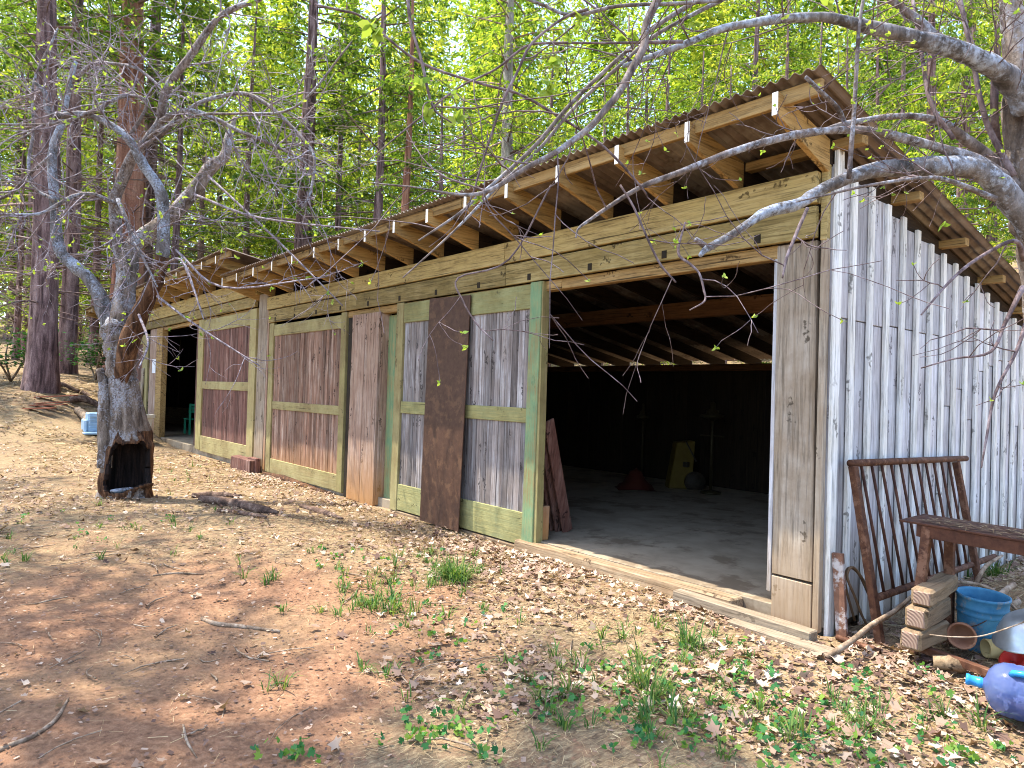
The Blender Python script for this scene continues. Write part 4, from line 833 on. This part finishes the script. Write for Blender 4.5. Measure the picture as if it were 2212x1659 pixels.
for px, py, sx, sy, n in ((960, 1240, 120, 40, 30), (800, 1290, 150, 60, 36), (1450, 1440, 180, 60, 26), (250, 1130, 220, 70, 22), (60, 1215, 60, 30, 5), (1600, 1560, 350, 70, 30), (1900, 1560, 200, 60, 22), (1000, 1420, 200, 90, 14), (400, 1020, 200, 25, 16), (560, 1250, 90, 30, 6), (1250, 1560, 200, 80, 14)):
    for _ in range(n):
        x, y = gp(px+rs.normal()*sx*.6, py+rs.normal()*sy*.6)
        if y < -.3: sp_.append((x, y, rs.randint(6, 20), rs.uniform(.06, .17), .05))
clumps('grass', sp_, M['grass'], 82)
def weeds():
    rs = np.random.RandomState(91); cs = []
    for px, py, sx, sy, n in ((960, 1600, 110, 35, 20), (640, 1650, 60, 20, 5), (1250, 1500, 250, 80, 22), (1560, 1560, 220, 60, 40), (1760, 1620, 200, 40, 26), (1330, 1540, 100, 50, 14), (1950, 1620, 180, 40, 18), (900, 1330, 160, 80, 20), (740, 1250, 60, 40, 8), (1420, 1440, 160, 30, 14), (1850, 1500, 150, 40, 14), (260, 1130, 150, 30, 8), (1640, 1480, 120, 40, 12)):
        for _ in range(n):
            x, y = gp(px+rs.normal()*sx*.7, py+rs.normal()*sy*.7)
            if y > -.3 and x < .1: continue
            for _ in range(rs.randint(3, 8)): cs.append(np.array([x+rs.normal()*.028, y+rs.normal()*.028, hz(x, y)+rs.uniform(.012, .06)]))
    V, k, rn = leaf_rows(cs, .026, 1, [(0, -.5), (.45, -.55), (.75, -.1), (.38, .05), (.55, .55), (.12, .42), (0, .75), (-.12, .42), (-.55, .55), (-.38, .05), (-.75, -.1), (-.45, -.55)], .62, .3)
    o = np_mesh('weeds', V, k, rn, M['weed']); o['kind'] = 'stuff'
weeds()

# ------------------------------------------------------------------ things standing about
def solo(mb, name, mat, label, cat, loc, bevel=0., group=None): return tag(mb.build(name, mat, None, bevel, loc), label, cat, group)
# the brown sheet propped in front of the sliding door
a, b, c, d = on_y((907, 1097), -.20), on_y((990, 1130), -.20), on_y((1016, 637), -.125), on_y((928, 645), -.125)
a[2] = .035; b[2] = .03; th = np.array([0, .012, 0]); mb = MB(); mb.hexa([a, b, b+th, a+th, d, c, c+th, d+th]); solo(mb, 'metal_sheet', M['sheet'], 'tall dark brown metal sheet propped against the green sliding door', 'sheet', (a+b)/2, .002)
# boards leaning inside the open bay
for i, (top, w, lab) in enumerate([(1.33, .14, 'nearest and tallest board leaning inside the bay beside the sliding door'), (1.24, .16, 'second board leaning inside the bay beside the sliding door'), (1.12, .12, 'third board leaning inside the bay beside the sliding door'), (1.05, .15, 'furthest and shortest board leaning inside the bay beside the sliding door')]):
    f0 = np.array([-3.10-.075*i, .56-.03*i, .12]); f1 = np.array([-2.955-.06*i, .10, top]); mb = MB(); mb.beam(f0, f1, .022, w, (0, 1, .4)); solo(mb, 'leaning_board', M['panel_dark'], lab, 'board', f0, .003, 'boards leaning inside the open bay')
# rusty gate
g = thing('rusty_gate', 'rusty steel barred gate leaning against the pale gable wall', 'gate', (.3, .14, 0))
T0, T1 = np.array([.085, .16, 1.18]), np.array([.085, 2.44, 1.13]); B0, B1 = np.array([.262, .14, .28]), np.array([.235, 2.75, .235])
def gbar(name, a, b, r, n=10): q = MB(); q.tube([a, (np.array(a)+b)/2, b], r, n); return q.build(name, M['rust'] if r > .015 else M['rust_dark'], g)
gbar('top_rail', T0, T1, .026); gbar('bottom_rail', B0, B1, .026)
q = MB(); q.beam(T0+[.012, .02, -.02], (.325, .14, -.03), .05, .05); q.build('leg', M['rust'], g, .004); q = MB(); q.beam((.097, 2.16, 1.11), (.30, 2.15, .06), .05, .05); q.build('leg', M['rust'], g, .004)
for k in range(12):
    y = .16+(k+1)*.168+(.06 if k == 11 else 0); u = (y-.16)/2.28; gbar('bar', T0+(T1-T0)*u+[.003, 0, -.02], B0+(B1-B0)*((y-.14)/2.61)+[0, 0, .02], .0105, 6)
# bench
bn = thing('metal_bench', 'rusty metal work bench covered in fallen needles, beside the leaning gate', 'bench', (.55, .05, 0))
s0, s1 = np.array([.40, .19]), np.array([.395, .63]); dr = np.array([.993, -.118]); Ls = 1.9; zt = .835
P2 = lambda o, u, z: np.array([*(o+dr*u), z])
mb = MB(); mb.hexa([P2(s0, 0, zt-.012), P2(s0, Ls, zt-.012), P2(s1, Ls, zt-.012), P2(s1, 0, zt-.012), P2(s0, 0, zt), P2(s0, Ls, zt), P2(s1, Ls, zt), P2(s1, 0, zt)]); top = mb.build('bench_top', M['rust_dark'], bn, .002)
for o_, k in ((s0, .018), (s1, -.03)):
    o2 = o_+(s1-s0)/np.linalg.norm(s1-s0)*k; mb = MB(); mb.beam(P2(o2, .11, zt-.052), P2(o2, Ls-.1, zt-.052), .016, .078); mb.build('apron', M['rust_dark'], bn, .002)
for (u, o_, foot) in ((.17, s0, (.548, .045, -.03)), (.19, s1, (.60, .52, -.03)), (1.72, s0, (2.05, -.12, -.03)), (1.72, s1, (2.1, .42, -.03))):
    t0 = P2(o_, u, zt-.014); t0[1] += .04 if o_ is s0 else -.05; mb = MB(); mb.beam(t0, foot, .055, .055, (0, 1, .2)); mb.build('leg', M['rust'], bn, .003)
mb = MB(); mb.beam((.56, .03, .085), (1.1, -.08, .07), .045, .045); mb.build('foot_rail', M['rust'], bn, .003)
rs = np.random.RandomState(97); V = []; k = 900
u = rs.uniform(.12, Ls, k); v = rs.uniform(.03, .97, k)*(rs.rand(k)**.4); aa = rs.uniform(0, 6.28, k)
for i in range(k):
    c_ = P2(s0+(s1-s0)*v[i], u[i], zt+.006+rs.uniform(0, .014)); d_ = np.array([math.cos(aa[i]), math.sin(aa[i]), rs.normal()*.1])*rs.uniform(.015, .05); w_ = np.array([-math.sin(aa[i]), math.cos(aa[i]), 0])*rs.uniform(.0015, .006); V += [c_-d_, c_+w_, c_+d_, c_-w_]
o = np_mesh('needle_litter', np.array(V), 4, rs.rand(k)*.7, M['straw'], top); o['kind'] = 'stuff'
# timber blocks
gr = NG('end_grain_rings'); co_ = gr.coord((1, 1, 1)); wv = gr.n('TexWave', {'Vector': gr.n('TexCoord').outputs['Object'], 'Scale': 17., 'Distortion': 2.5, 'Detail': 2.}, wave_type='RINGS', rings_direction='Y'); gr.color(gr.mix(gr.noise(co_, 30, 4), gr.ramp(wv.outputs['Fac'], [(.2, (.17, .11, .075)), (.6, (.38, .28, .19))]), (.30, .19, .15))); gr.bump(wv.outputs['Fac'], .5, .004); M['endgrain'] = gr.m
for i, (x0, x1, y0, z0, z1, L, rot, lab) in enumerate([(.55, .67, -.15, .105, .225, .42, .02, 'bottom block of the three stacked timbers, with a round-grained end'), (.565, .69, -.12, .232, .36, .5, -.03, 'grey weathered middle block of the three stacked timbers'), (.585, .705, -.08, .366, .47, .62, -.06, 'reddish-ended top block of the three stacked timbers')]):
    mb = MB(); n = 5; P = []
    for t in np.linspace(0, 1, n): P.append([(x0+rot*t, y0+L*t, z0), (x1+rot*t, y0+L*t, z0), (x1+rot*t, y0+L*t, z1), (x0+rot*t, y0+L*t, z1)])
    P = np.array(P)+RS.uniform(-.004, .004, (n, 4, 3)); mb.add(P.reshape(-1, 3), [(0, 1, 2, 3), (16, 19, 18, 17)]+[(4*j+k, 4*j+4+k, 4*j+4+(k+1) % 4, 4*j+(k+1) % 4) for j in range(n-1) for k in range(4)]); blk = solo(mb, 'timber_block', M['timber'], lab, 'timber block', (x0, y0, z0), .014, 'timber blocks stacked under the bench')
    mb = MB(); mb.box((x0+.012, y0-.004, z0+.012), (x1-.012, y0+.01, z1-.012), .5, .002); e_ = mb.build('end_grain', M['endgrain'], blk, .01)
mb = MB(); q0, q1 = on_z((2015, 1440), .02), on_z((2085, 1452), .02); mb.tube([q0+[0, 0, .03], (q0+q1)/2+[0, 0, .035], q1+[0, 0, .03]], [.05, .055, .045], 7, nz=.3); solo(mb, 'wood_chunk', M['timber'], 'short rough wood chunk on the leaves before the timber stack', 'wood', q0)
# bucket
bc = np.array([.76, .60, hz(.76, .60)]); bu = thing('blue_bucket', 'faded blue plastic bucket with mud stains beside the timber stack', 'bucket', bc)
mb = MB(); mb.lathe([(.001, .0), (.125, 0), (.130, .01), (.140, .22), (.144, .23), (.148, .235), (.143, .245), (.145, .27), (.151, .275), (.146, .285), (.149, .335), (.156, .34), (.156, .355), (.149, .357), (.144, .34), (.135, .2), (.124, .02), (.001, .015)], bc, (.05, -.04, 1), 32); mb.build('body', M['bucket'], bu)
mb = MB(); mb.tube([bc+np.array([.155*math.cos(a), .155*math.sin(a), .30-.16*math.sin((a-2.6)/3.14*math.pi)]) for a in np.linspace(3.7, 6.0, 9)], .003, 5); mb.build('handle', M['rust'], bu)
# pots and tubes
p = at(2078, 1372, 4.42); ax = C-p; ax[2] = .15; ax[0] -= .4; mb = MB(); mb.lathe([(.001, -.14), (.05, -.14), (.075, 0), (.082, 0), (.082, .03), (.072, .03), (.066, 0), (.045, -.12), (.001, -.12)], p, ax, 22); solo(mb, 'clay_pot', M['pot'], 'round brown pot lying on its side in front of the blue bucket', 'pot', p)
p = on_z((2126, 1400), .075); mb = MB(); e = p+np.array([.20, .22, -.01]); ax = (p-e); mb.lathe([(.055, 0), (.058, .0), (.058, .29), (.050, .29), (.050, .01)], e, ax, 20); solo(mb, 'card_tube', M['rind'], 'yellowish cardboard tube lying below the blue bucket', 'tube', p)
p = at(2232, 1372, 4.15); mb = MB(); mb.lathe([(.001, .14), (.07, .135), (.13, .105), (.175, .05), (.195, .0), (.215, -.006), (.213, -.010), (.19, -.004), (.165, .045), (.12, .095), (.001, .125)], p, (-.25, -.3, 1), 30); solo(mb, 'metal_bowl', M['pan'], 'upturned dull metal bowl at the right edge beside the bucket', 'bowl', p)
p = on_z((2190, 1424), .07); mb = MB(); mb.lathe([(.001, -.045), (.045, -.04), (.07, .0), (.085, .004), (.085, .010), (.066, .008), (.04, -.03), (.001, -.035)], p, (-.4, -.6, .7), 26); solo(mb, 'red_bowl', M['red_plastic'], 'small red plastic bowl just above the blue water jug', 'bowl', p)
# blue water jug lying down
gj = NG('blue_water_plastic'); gj.color(gj.mix(gj.ramp(gj.noise(gj.coord((1, 1, 1)), 5, 4), [(.4, 0.), (.65, 1.)]), (.15, .25, .72), (.30, .40, .80))); gj.b.inputs['Transmission Weight'].default_value = .7; gj.b.inputs['Roughness'].default_value = .32; gj.b.inputs['IOR'].default_value = 1.03; gj.b.inputs['Coat Weight'].default_value = .7; gj.b.inputs['Coat Roughness'].default_value = .12; gj.b.inputs['Coat IOR'].default_value = 1.45; gj.b.inputs['Specular IOR Level'].default_value = .5
M['jug'] = gj.m; M['jug_dark'] = simple('blue_jug_neck', (.02, .20, .55), (.04, .30, .68), 4, .3, bump=.03)
j0 = on_z((2086, 1466), .16); j1 = on_z((2300, 1522), .137); ja = (j1-j0)/np.linalg.norm(j1-j0); jg = thing('water_jug', 'large translucent blue water jug lying in the leaves at lower right', 'jug', j0)
mb = MB(); mb.lathe([(.026, .075), (.034, .083), (.075, .095), (.108, .12), (.128, .155), (.135, .20), (.131, .212), (.135, .224), (.135, .30), (.130, .315), (.135, .33), (.135, .42), (.130, .435), (.135, .45), (.134, .50), (.12, .52), (.001, .515)], j0, ja, 40); mb.build('body', M['jug'], jg)
mb = MB(); mb.lathe([(.001, .004), (.020, .003), (.027, .0), (.029, .006), (.029, .016), (.0255, .02), (.0255, .055), (.029, .06), (.027, .07), (.026, .0755), (.0265, .082)], j0, ja, 22); mb.build('neck', M['jug_dark'], jg)
up_ = np.cross(ja, np.array([ja[1], -ja[0], 0.])); up_ = up_/np.linalg.norm(up_)*(1 if up_[2] > 0 else -1); side_ = np.cross(ja, up_); hd = up_*.8-side_*.6 if (side_@(C-j0)) < 0 else up_*.8+side_*.6
mb = MB(); mb.tube([j0+ja*.19+hd*.125, j0+ja*.195+hd*.148, j0+ja*.24+hd*.155, j0+ja*.31+hd*.152, j0+ja*.325+hd*.128], .016, 9); mb.build('handle', M['jug_dark'], jg)
# sticks, pipe, post, hose by the corner
def stick(pts, rad, name, mat, lab, cat, nz=.15, group=None, n=7):
    cv = curve([[*p, r] for p, r in zip(pts, rad)], 5); mb = MB(); mb.tube(cv[:, :3], cv[:, 3], n, nz=nz, seed=int(abs(pts[0][0])*31) % 50); return solo(mb, name, mat, lab, cat, pts[0], 0, group)
stick([on_z((1785, 1420), .025), at(1838, 1385, 4.36), at(1880, 1352, 4.5), at(1935, 1318, 4.62), at(1992, 1268, 4.72)], [.019, .018, .018, .015, .012], 'branch_pole', M['stick'], 'long grey branch propped from the soil to the bench leg', 'branch')
stick([on_z((1808, 1376), .025), on_z((1850, 1391), .025), on_z((1900, 1408), .022)], [.02, .02, .02], 'rusty_pipe', M['rust'], 'short rusty pipe lying on the ground by the shed corner', 'pipe', .03)
mb = MB(); mb.beam((.115, .035, .0), (.075, .03, .57), .075, .03, (0, 1, 0)); solo(mb, 'steel_offcut', M['speckled'], 'paint-flaked steel offcut leaning at the foot of the shed corner', 'steel piece', (.115, .035, 0), .003)
cv = curve([[*at(x, y, d_), .009] for x, y, d_ in ((1846, 1340, 4.95), (1826, 1262, 4.9), (1832, 1228, 4.88), (1852, 1236, 4.95), (1872, 1275, 5.0), (1893, 1330, 5.05), (1900, 1372, 4.95), (1870, 1345, 4.9), (1845, 1285, 4.86), (1830, 1245, 4.84), (1842, 1225, 4.86), (1866, 1255, 4.92), (1888, 1305, 5.0))], 5)
mb = MB(); mb.tube(cv[:, :3], cv[:, 3], 7); solo(mb, 'hose_loop', M['hose'], 'brown hose loops hanging between the steel offcut and the gate', 'hose', cv[0, :3])
stick([at(1992, 1266, 4.6), at(2040, 1256, 4.7), at(2110, 1262, 4.8), at(2160, 1285, 4.8), at(2225, 1345, 4.6)], [.011, .012, .012, .011, .008], 'curved_branch', M['stick'], 'dark curved branch arching above the blue bucket', 'branch')
stick([at(2008, 1371, 4.05), at(2060, 1376, 4.0), at(2120, 1374, 3.98), at(2190, 1352, 4.0), at(2230, 1335, 4.0)], [.003, .004, .004, .004, .004], 'pale_twig', M['stick'], 'long thin pale twig crossing in front of the blue bucket', 'twig', .05)
stick([at(2090, 1330, 5.2), at(2105, 1270, 5.3), at(2128, 1225, 5.4), at(2165, 1200, 5.5)], [.014, .016, .015, .010], 'forked_branch', M['stick'], 'grey broken branch standing up behind the blue bucket', 'branch')
for i, (a_, b_, lab) in enumerate([((2120, 1318), (2190, 1262), 'upper of the grey sticks behind the metal bowl'), ((2130, 1332), (2200, 1300), 'lower of the grey sticks behind the metal bowl')]):
    stick([at(*a_, 4.9), at((a_[0]+b_[0])/2, (a_[1]+b_[1])/2, 5.0), at(*b_, 5.1)], [.022, .024, .022], 'grey_stick', M['stick'], lab, 'stick', .1, 'grey sticks behind the bowl')
# loose planks before the sill
mb = MB(); mb.hexa([(-1.05, -.30, .03), (.06, -.30, .0), (.06, -.195, .0), (-1.05, -.195, .03), (-1.05, -.30, .105), (.06, -.30, .085), (.06, -.195, .085), (-1.05, -.195, .105)]); solo(mb, 'plank', M['plank'], 'warm brown plank lying along the sill of the open bay', 'plank', (-.5, -.25, .02), .008, 'planks at the sill')
mb = MB(); mb.hexa([(-.50, -.405, -.01), (.27, -.47, -.01), (.275, -.315, -.01), (-.5, -.31, -.01), (-.5, -.405, .038), (.27, -.47, .042), (.275, -.315, .042), (-.5, -.31, .038)]); solo(mb, 'plank', M['plank'], 'grey plank lying flat in front of the warm brown one', 'plank', (0, -.36, 0), .006, 'planks at the sill')
# logs, bark and sticks in the yard
def lying(px, rad, name, mat, lab, cat, group=None, nz=.3): 
    pts = []
    for a in px:
        p = on_z(a, .0); pts.append(np.array([p[0], p[1], hz(p[0], p[1])+rad[0]*.7]))
    return stick(pts, rad, name, mat, lab, cat, nz, group)
lying([(430, 1092), (500, 1095), (560, 1108), (600, 1116)], [.05, .07, .06, .02], 'bark_slab', M['log'], 'broad grey bark slab in the sunlit litter right of the hollow tree', 'bark', 'bark pieces in the litter')
lying([(415, 1078), (470, 1074), (520, 1078)], [.04, .055, .03], 'bark_slab', M['log'], 'dark bark slab just behind the broad grey one', 'bark', 'bark pieces in the litter')
lying([(470, 1112), (520, 1118), (575, 1128)], [.025, .035, .012], 'bark_slab', M['log'], 'narrow bark slab just before the broad grey one', 'bark', 'bark pieces in the litter')
lying([(650, 1098), (700, 1112), (740, 1124)], [.03, .04, .015], 'bark_slab', M['log'], 'small brown bark slab in the litter before the second door', 'bark', 'bark pieces in the litter')
lying([(436, 1331), (465, 1341), (520, 1345), (604, 1358)], [.014, .016, .014, .011], 'stick', M['stick'], 'short pale stick lying on red soil at centre left', 'stick', 'sticks on the ground', .1)
lying([(-30, 1640), (20, 1618), (70, 1598), (120, 1560), (148, 1512)], [.011, .011, .010, .009, .005], 'stick', M['stick'], 'long curved brown stick on the red soil at lower left', 'stick', 'sticks on the ground', .1)
lying([(396, 1562), (404, 1600), (425, 1635)], [.005, .006, .003], 'stick', M['stick'], 'thin bent pale stick on red soil at bottom left', 'stick', 'sticks on the ground', .1)
lying([(1190, 1305), (1140, 1240), (1110, 1215)], [.006, .008, .004], 'stick', M['stick'], 'dark thin stick lying before the sill timber', 'stick', 'sticks on the ground', .1)
lying([(330, 1240), (380, 1236), (440, 1238)], [.007, .009, .004], 'stick', M['stick'], 'dark thin stick on the litter below the hollow tree', 'stick', 'sticks on the ground', .1)
def far(px, py, d):
    p = at(px, py, d); p[2] = hz(p[0], p[1]); return p
for i, (x, y, d, L, a, lab) in enumerate([(75, 905, 17.5, 1.0, .3, 'front reddish board of the heap on the left bank'), (95, 900, 18, 1.1, .1, 'second reddish board of the heap on the left bank'), (110, 893, 18.4, .9, -.2, 'third reddish board of the heap on the left bank'), (120, 885, 19, 1.2, .4, 'rearmost reddish board of the heap on the left bank')]):
    p = far(x, y, d); mb = MB(); v = np.array([.64*math.cos(a)-.1, .77*math.cos(a), 0])*L/2; mb.beam(p-v+[0, 0, .05+.02*i], p+v+[0, 0, .10+.03*i], .22, .03); solo(mb, 'old_board', M['brick'], lab, 'board', p, .004, 'reddish boards on the left bank')
for i, (a_, b_, r, lab) in enumerate([((168, 878, 18.6), (200, 925, 17.2), .10, 'pale split log lying against the pale blue tub'), ((150, 870, 19.5), (215, 862, 19.8), .09, 'dark log lying behind the pale blue tub'), ((175, 852, 21), (290, 838, 21.5), .07, 'long dead branch lying behind the hollow tree'), ((100, 862, 21), (170, 850, 21), .06, 'dead branch lying at the foot of the bank trunk')]):
    p, q = far(*a_), far(*b_); stick([p+[0, 0, r*.8], (p+q)/2+[0, 0, r*1.1+.08], q+[0, 0, r*.8]], [r, r*1.1, r*.8], 'fallen_log', M['log'] if i else M['stick'], lab, 'log', .25, 'logs on the left bank')
p = far(208, 945, 17.3); tb = thing('blue_tub', 'pale blue ribbed plastic tub standing left of the hollow tree', 'tub', p)
mb = MB(); mb.box(p+[-.22, -.22, 0], p+[.22, .30, .50]); body = mb.build('body', M['blue_box'], tb, .03)
for k in range(5):
    mb = MB(); mb.box(p+[.215, -.2, .06+.085*k], p+[.245, .28, .09+.085*k]); mb.build('rib', M['blue_box'], tb, .008)
mb = MB(); mb.box(p+[-.26, -.30, .02], p+[.24, -.225, .34]); mb.build('side_lid', M['blue_box'], tb, .03)
mb = MB(); mb.box(p+[.20, -.34, -.02], p+[.55, .35, .04]); mb.build('base_tray', M['blue_box'], tb, .02)
p = np.array([-17.0, -.75, hz(-17.0, -.75)]); bi = thing('planter', 'tall beige plastic planter between the hollow tree and left doorway', 'planter', p); mb = MB()
def ring4(w, z): return [p+np.array(q) for q in ((-w, -w, z), (w, -w, z), (w, w, z), (-w, w, z))]
rows = [(.17, 0), (.205, .34), (.215, .345), (.25, .60), (.285, .60), (.29, .68), (.26, .68), (.235, .58), (.16, .04)]; V = np.concatenate([ring4(*r) for r in rows])
mb.add(V, [(4*j+k, 4*j+(k+1) % 4, 4*j+4+(k+1) % 4, 4*j+4+k) for j in range(len(rows)-1) for k in range(4)]+[(0, 3, 2, 1), (32, 33, 34, 35)]); mb.build('body', M['bin'], bi, .01)
mb = MB(); V = np.array(ring4(.12, .12)+ring4(.2, .5)); mb.hexa(list(V)); mb.build('soil', M['black'], bi)
mb = MB(); mb.hexa([(-20.25, -.16, .2), (-20.0, -.16, .2), (-20.0, -.12, .2), (-20.25, -.12, .2), (-20.2, -.085, 2.0), (-19.95, -.085, 2.0), (-19.95, -.045, 2.0), (-20.2, -.045, 2.0)]); solo(mb, 'grey_plank', M['post'], 'grey plank leaning by the left door behind the hollow tree', 'plank', (-20.1, -.14, .2), .004)
mb = MB(); mb.box((-18.98, -.079, 1.86), (-18.60, -.0745, 2.24), j=.002); solo(mb, 'notice', M['paper'], 'white paper notice pinned to the board left of the doorway', 'notice', (-18.8, -.077, 1.86))
# green chair inside the left doorway
p = np.array([-19.05, 1.25, .15]); ch = thing('green_chair', 'green slatted wooden chair in the dark left doorway', 'chair', p); e = lambda x, y, z: p+np.array([x, y, z])
for k in range(3): mb = MB(); mb.box(e(.17, -.36, .62+.09*k), e(.20, .36, .69+.09*k)); mb.build('back_slat', M['green_paint'], ch, .004)
for y in (-.36, .31): mb = MB(); mb.box(e(.2, y, 0), e(.25, y+.05, .88)); mb.build('back_leg', M['green_paint'], ch, .004)
for y in (-.36, .31): mb = MB(); mb.box(e(-.28, y, 0), e(-.23, y+.05, .42)); mb.build('front_leg', M['green_paint'], ch, .004)
for k in range(4): mb = MB(); mb.box(e(-.30+.13*k, -.37, .42), e(-.19+.13*k, .37, .445)); mb.build('seat_slat', M['green_paint'], ch, .004)
# dim things at the back of the open bay
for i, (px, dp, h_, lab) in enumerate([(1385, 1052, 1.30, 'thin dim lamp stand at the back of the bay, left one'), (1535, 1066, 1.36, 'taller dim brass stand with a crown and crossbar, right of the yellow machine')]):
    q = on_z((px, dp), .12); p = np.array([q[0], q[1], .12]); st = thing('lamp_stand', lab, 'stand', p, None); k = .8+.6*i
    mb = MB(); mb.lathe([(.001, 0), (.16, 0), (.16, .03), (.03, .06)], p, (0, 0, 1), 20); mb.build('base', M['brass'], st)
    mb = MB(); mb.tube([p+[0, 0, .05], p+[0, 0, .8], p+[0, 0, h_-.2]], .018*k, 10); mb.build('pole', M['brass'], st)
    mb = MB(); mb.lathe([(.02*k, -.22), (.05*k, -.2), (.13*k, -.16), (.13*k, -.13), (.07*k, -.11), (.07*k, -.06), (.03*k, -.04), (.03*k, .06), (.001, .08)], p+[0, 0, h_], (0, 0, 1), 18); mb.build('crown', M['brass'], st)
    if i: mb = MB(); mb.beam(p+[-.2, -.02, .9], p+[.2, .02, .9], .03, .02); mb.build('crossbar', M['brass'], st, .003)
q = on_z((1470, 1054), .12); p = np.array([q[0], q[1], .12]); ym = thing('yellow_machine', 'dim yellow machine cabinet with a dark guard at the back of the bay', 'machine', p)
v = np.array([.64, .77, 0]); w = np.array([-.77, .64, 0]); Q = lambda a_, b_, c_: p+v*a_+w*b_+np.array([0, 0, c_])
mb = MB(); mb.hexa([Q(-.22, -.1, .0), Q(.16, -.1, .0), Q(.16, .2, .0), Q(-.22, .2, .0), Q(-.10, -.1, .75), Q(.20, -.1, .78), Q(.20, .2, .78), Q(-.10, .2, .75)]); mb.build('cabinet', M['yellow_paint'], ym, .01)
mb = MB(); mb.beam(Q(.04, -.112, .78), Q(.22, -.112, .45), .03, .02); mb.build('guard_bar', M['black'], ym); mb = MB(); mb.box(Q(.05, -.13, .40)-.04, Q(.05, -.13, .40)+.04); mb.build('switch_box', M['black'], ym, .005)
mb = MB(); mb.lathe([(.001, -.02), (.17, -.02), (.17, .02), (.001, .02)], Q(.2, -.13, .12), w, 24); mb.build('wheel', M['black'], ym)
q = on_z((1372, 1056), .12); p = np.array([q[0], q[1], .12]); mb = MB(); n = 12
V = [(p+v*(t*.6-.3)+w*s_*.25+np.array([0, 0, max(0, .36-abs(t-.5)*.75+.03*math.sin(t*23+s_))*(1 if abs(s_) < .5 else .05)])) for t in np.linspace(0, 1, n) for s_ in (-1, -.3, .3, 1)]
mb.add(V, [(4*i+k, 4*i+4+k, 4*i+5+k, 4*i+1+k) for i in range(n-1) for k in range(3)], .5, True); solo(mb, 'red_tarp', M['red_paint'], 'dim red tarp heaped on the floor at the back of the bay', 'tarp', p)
mb = MB(); mb.box((-3.06, -.045, .12), (-2.90, .10, .46), j=.006); solo(mb, 'door_block', M['post_warm'], 'small upright wood block at the foot of the green door stile', 'wood block', (-2.98, 0, .12), .006)

# ------------------------------------------------------------------ unseen conifers added on the near side to cast shade across the yard
for kd, x, y, dia, rot, lab in (('thin', -6.6, -7.5, .42, 1., 'unseen added fir shading the yard, left of where one stands'), ('thin', -2.6, -8.8, .42, 2.3, 'unseen added conifer shading the yard, right behind where one stands'), ('thin', -13.5, -9.5, .46, .4, 'unseen added fir shading the yard, third from where one stands'), ('fir2', -20, -9.6, .62, 2., 'unseen added fir shading the left bank, nearest the yard'), ('low2', -26.5, -9., .7, 4., 'unseen added conifer shading the left bank, furthest away')):
    conifer(kd, x, y, dia, rot, lab, group='unseen conifers added for shade')
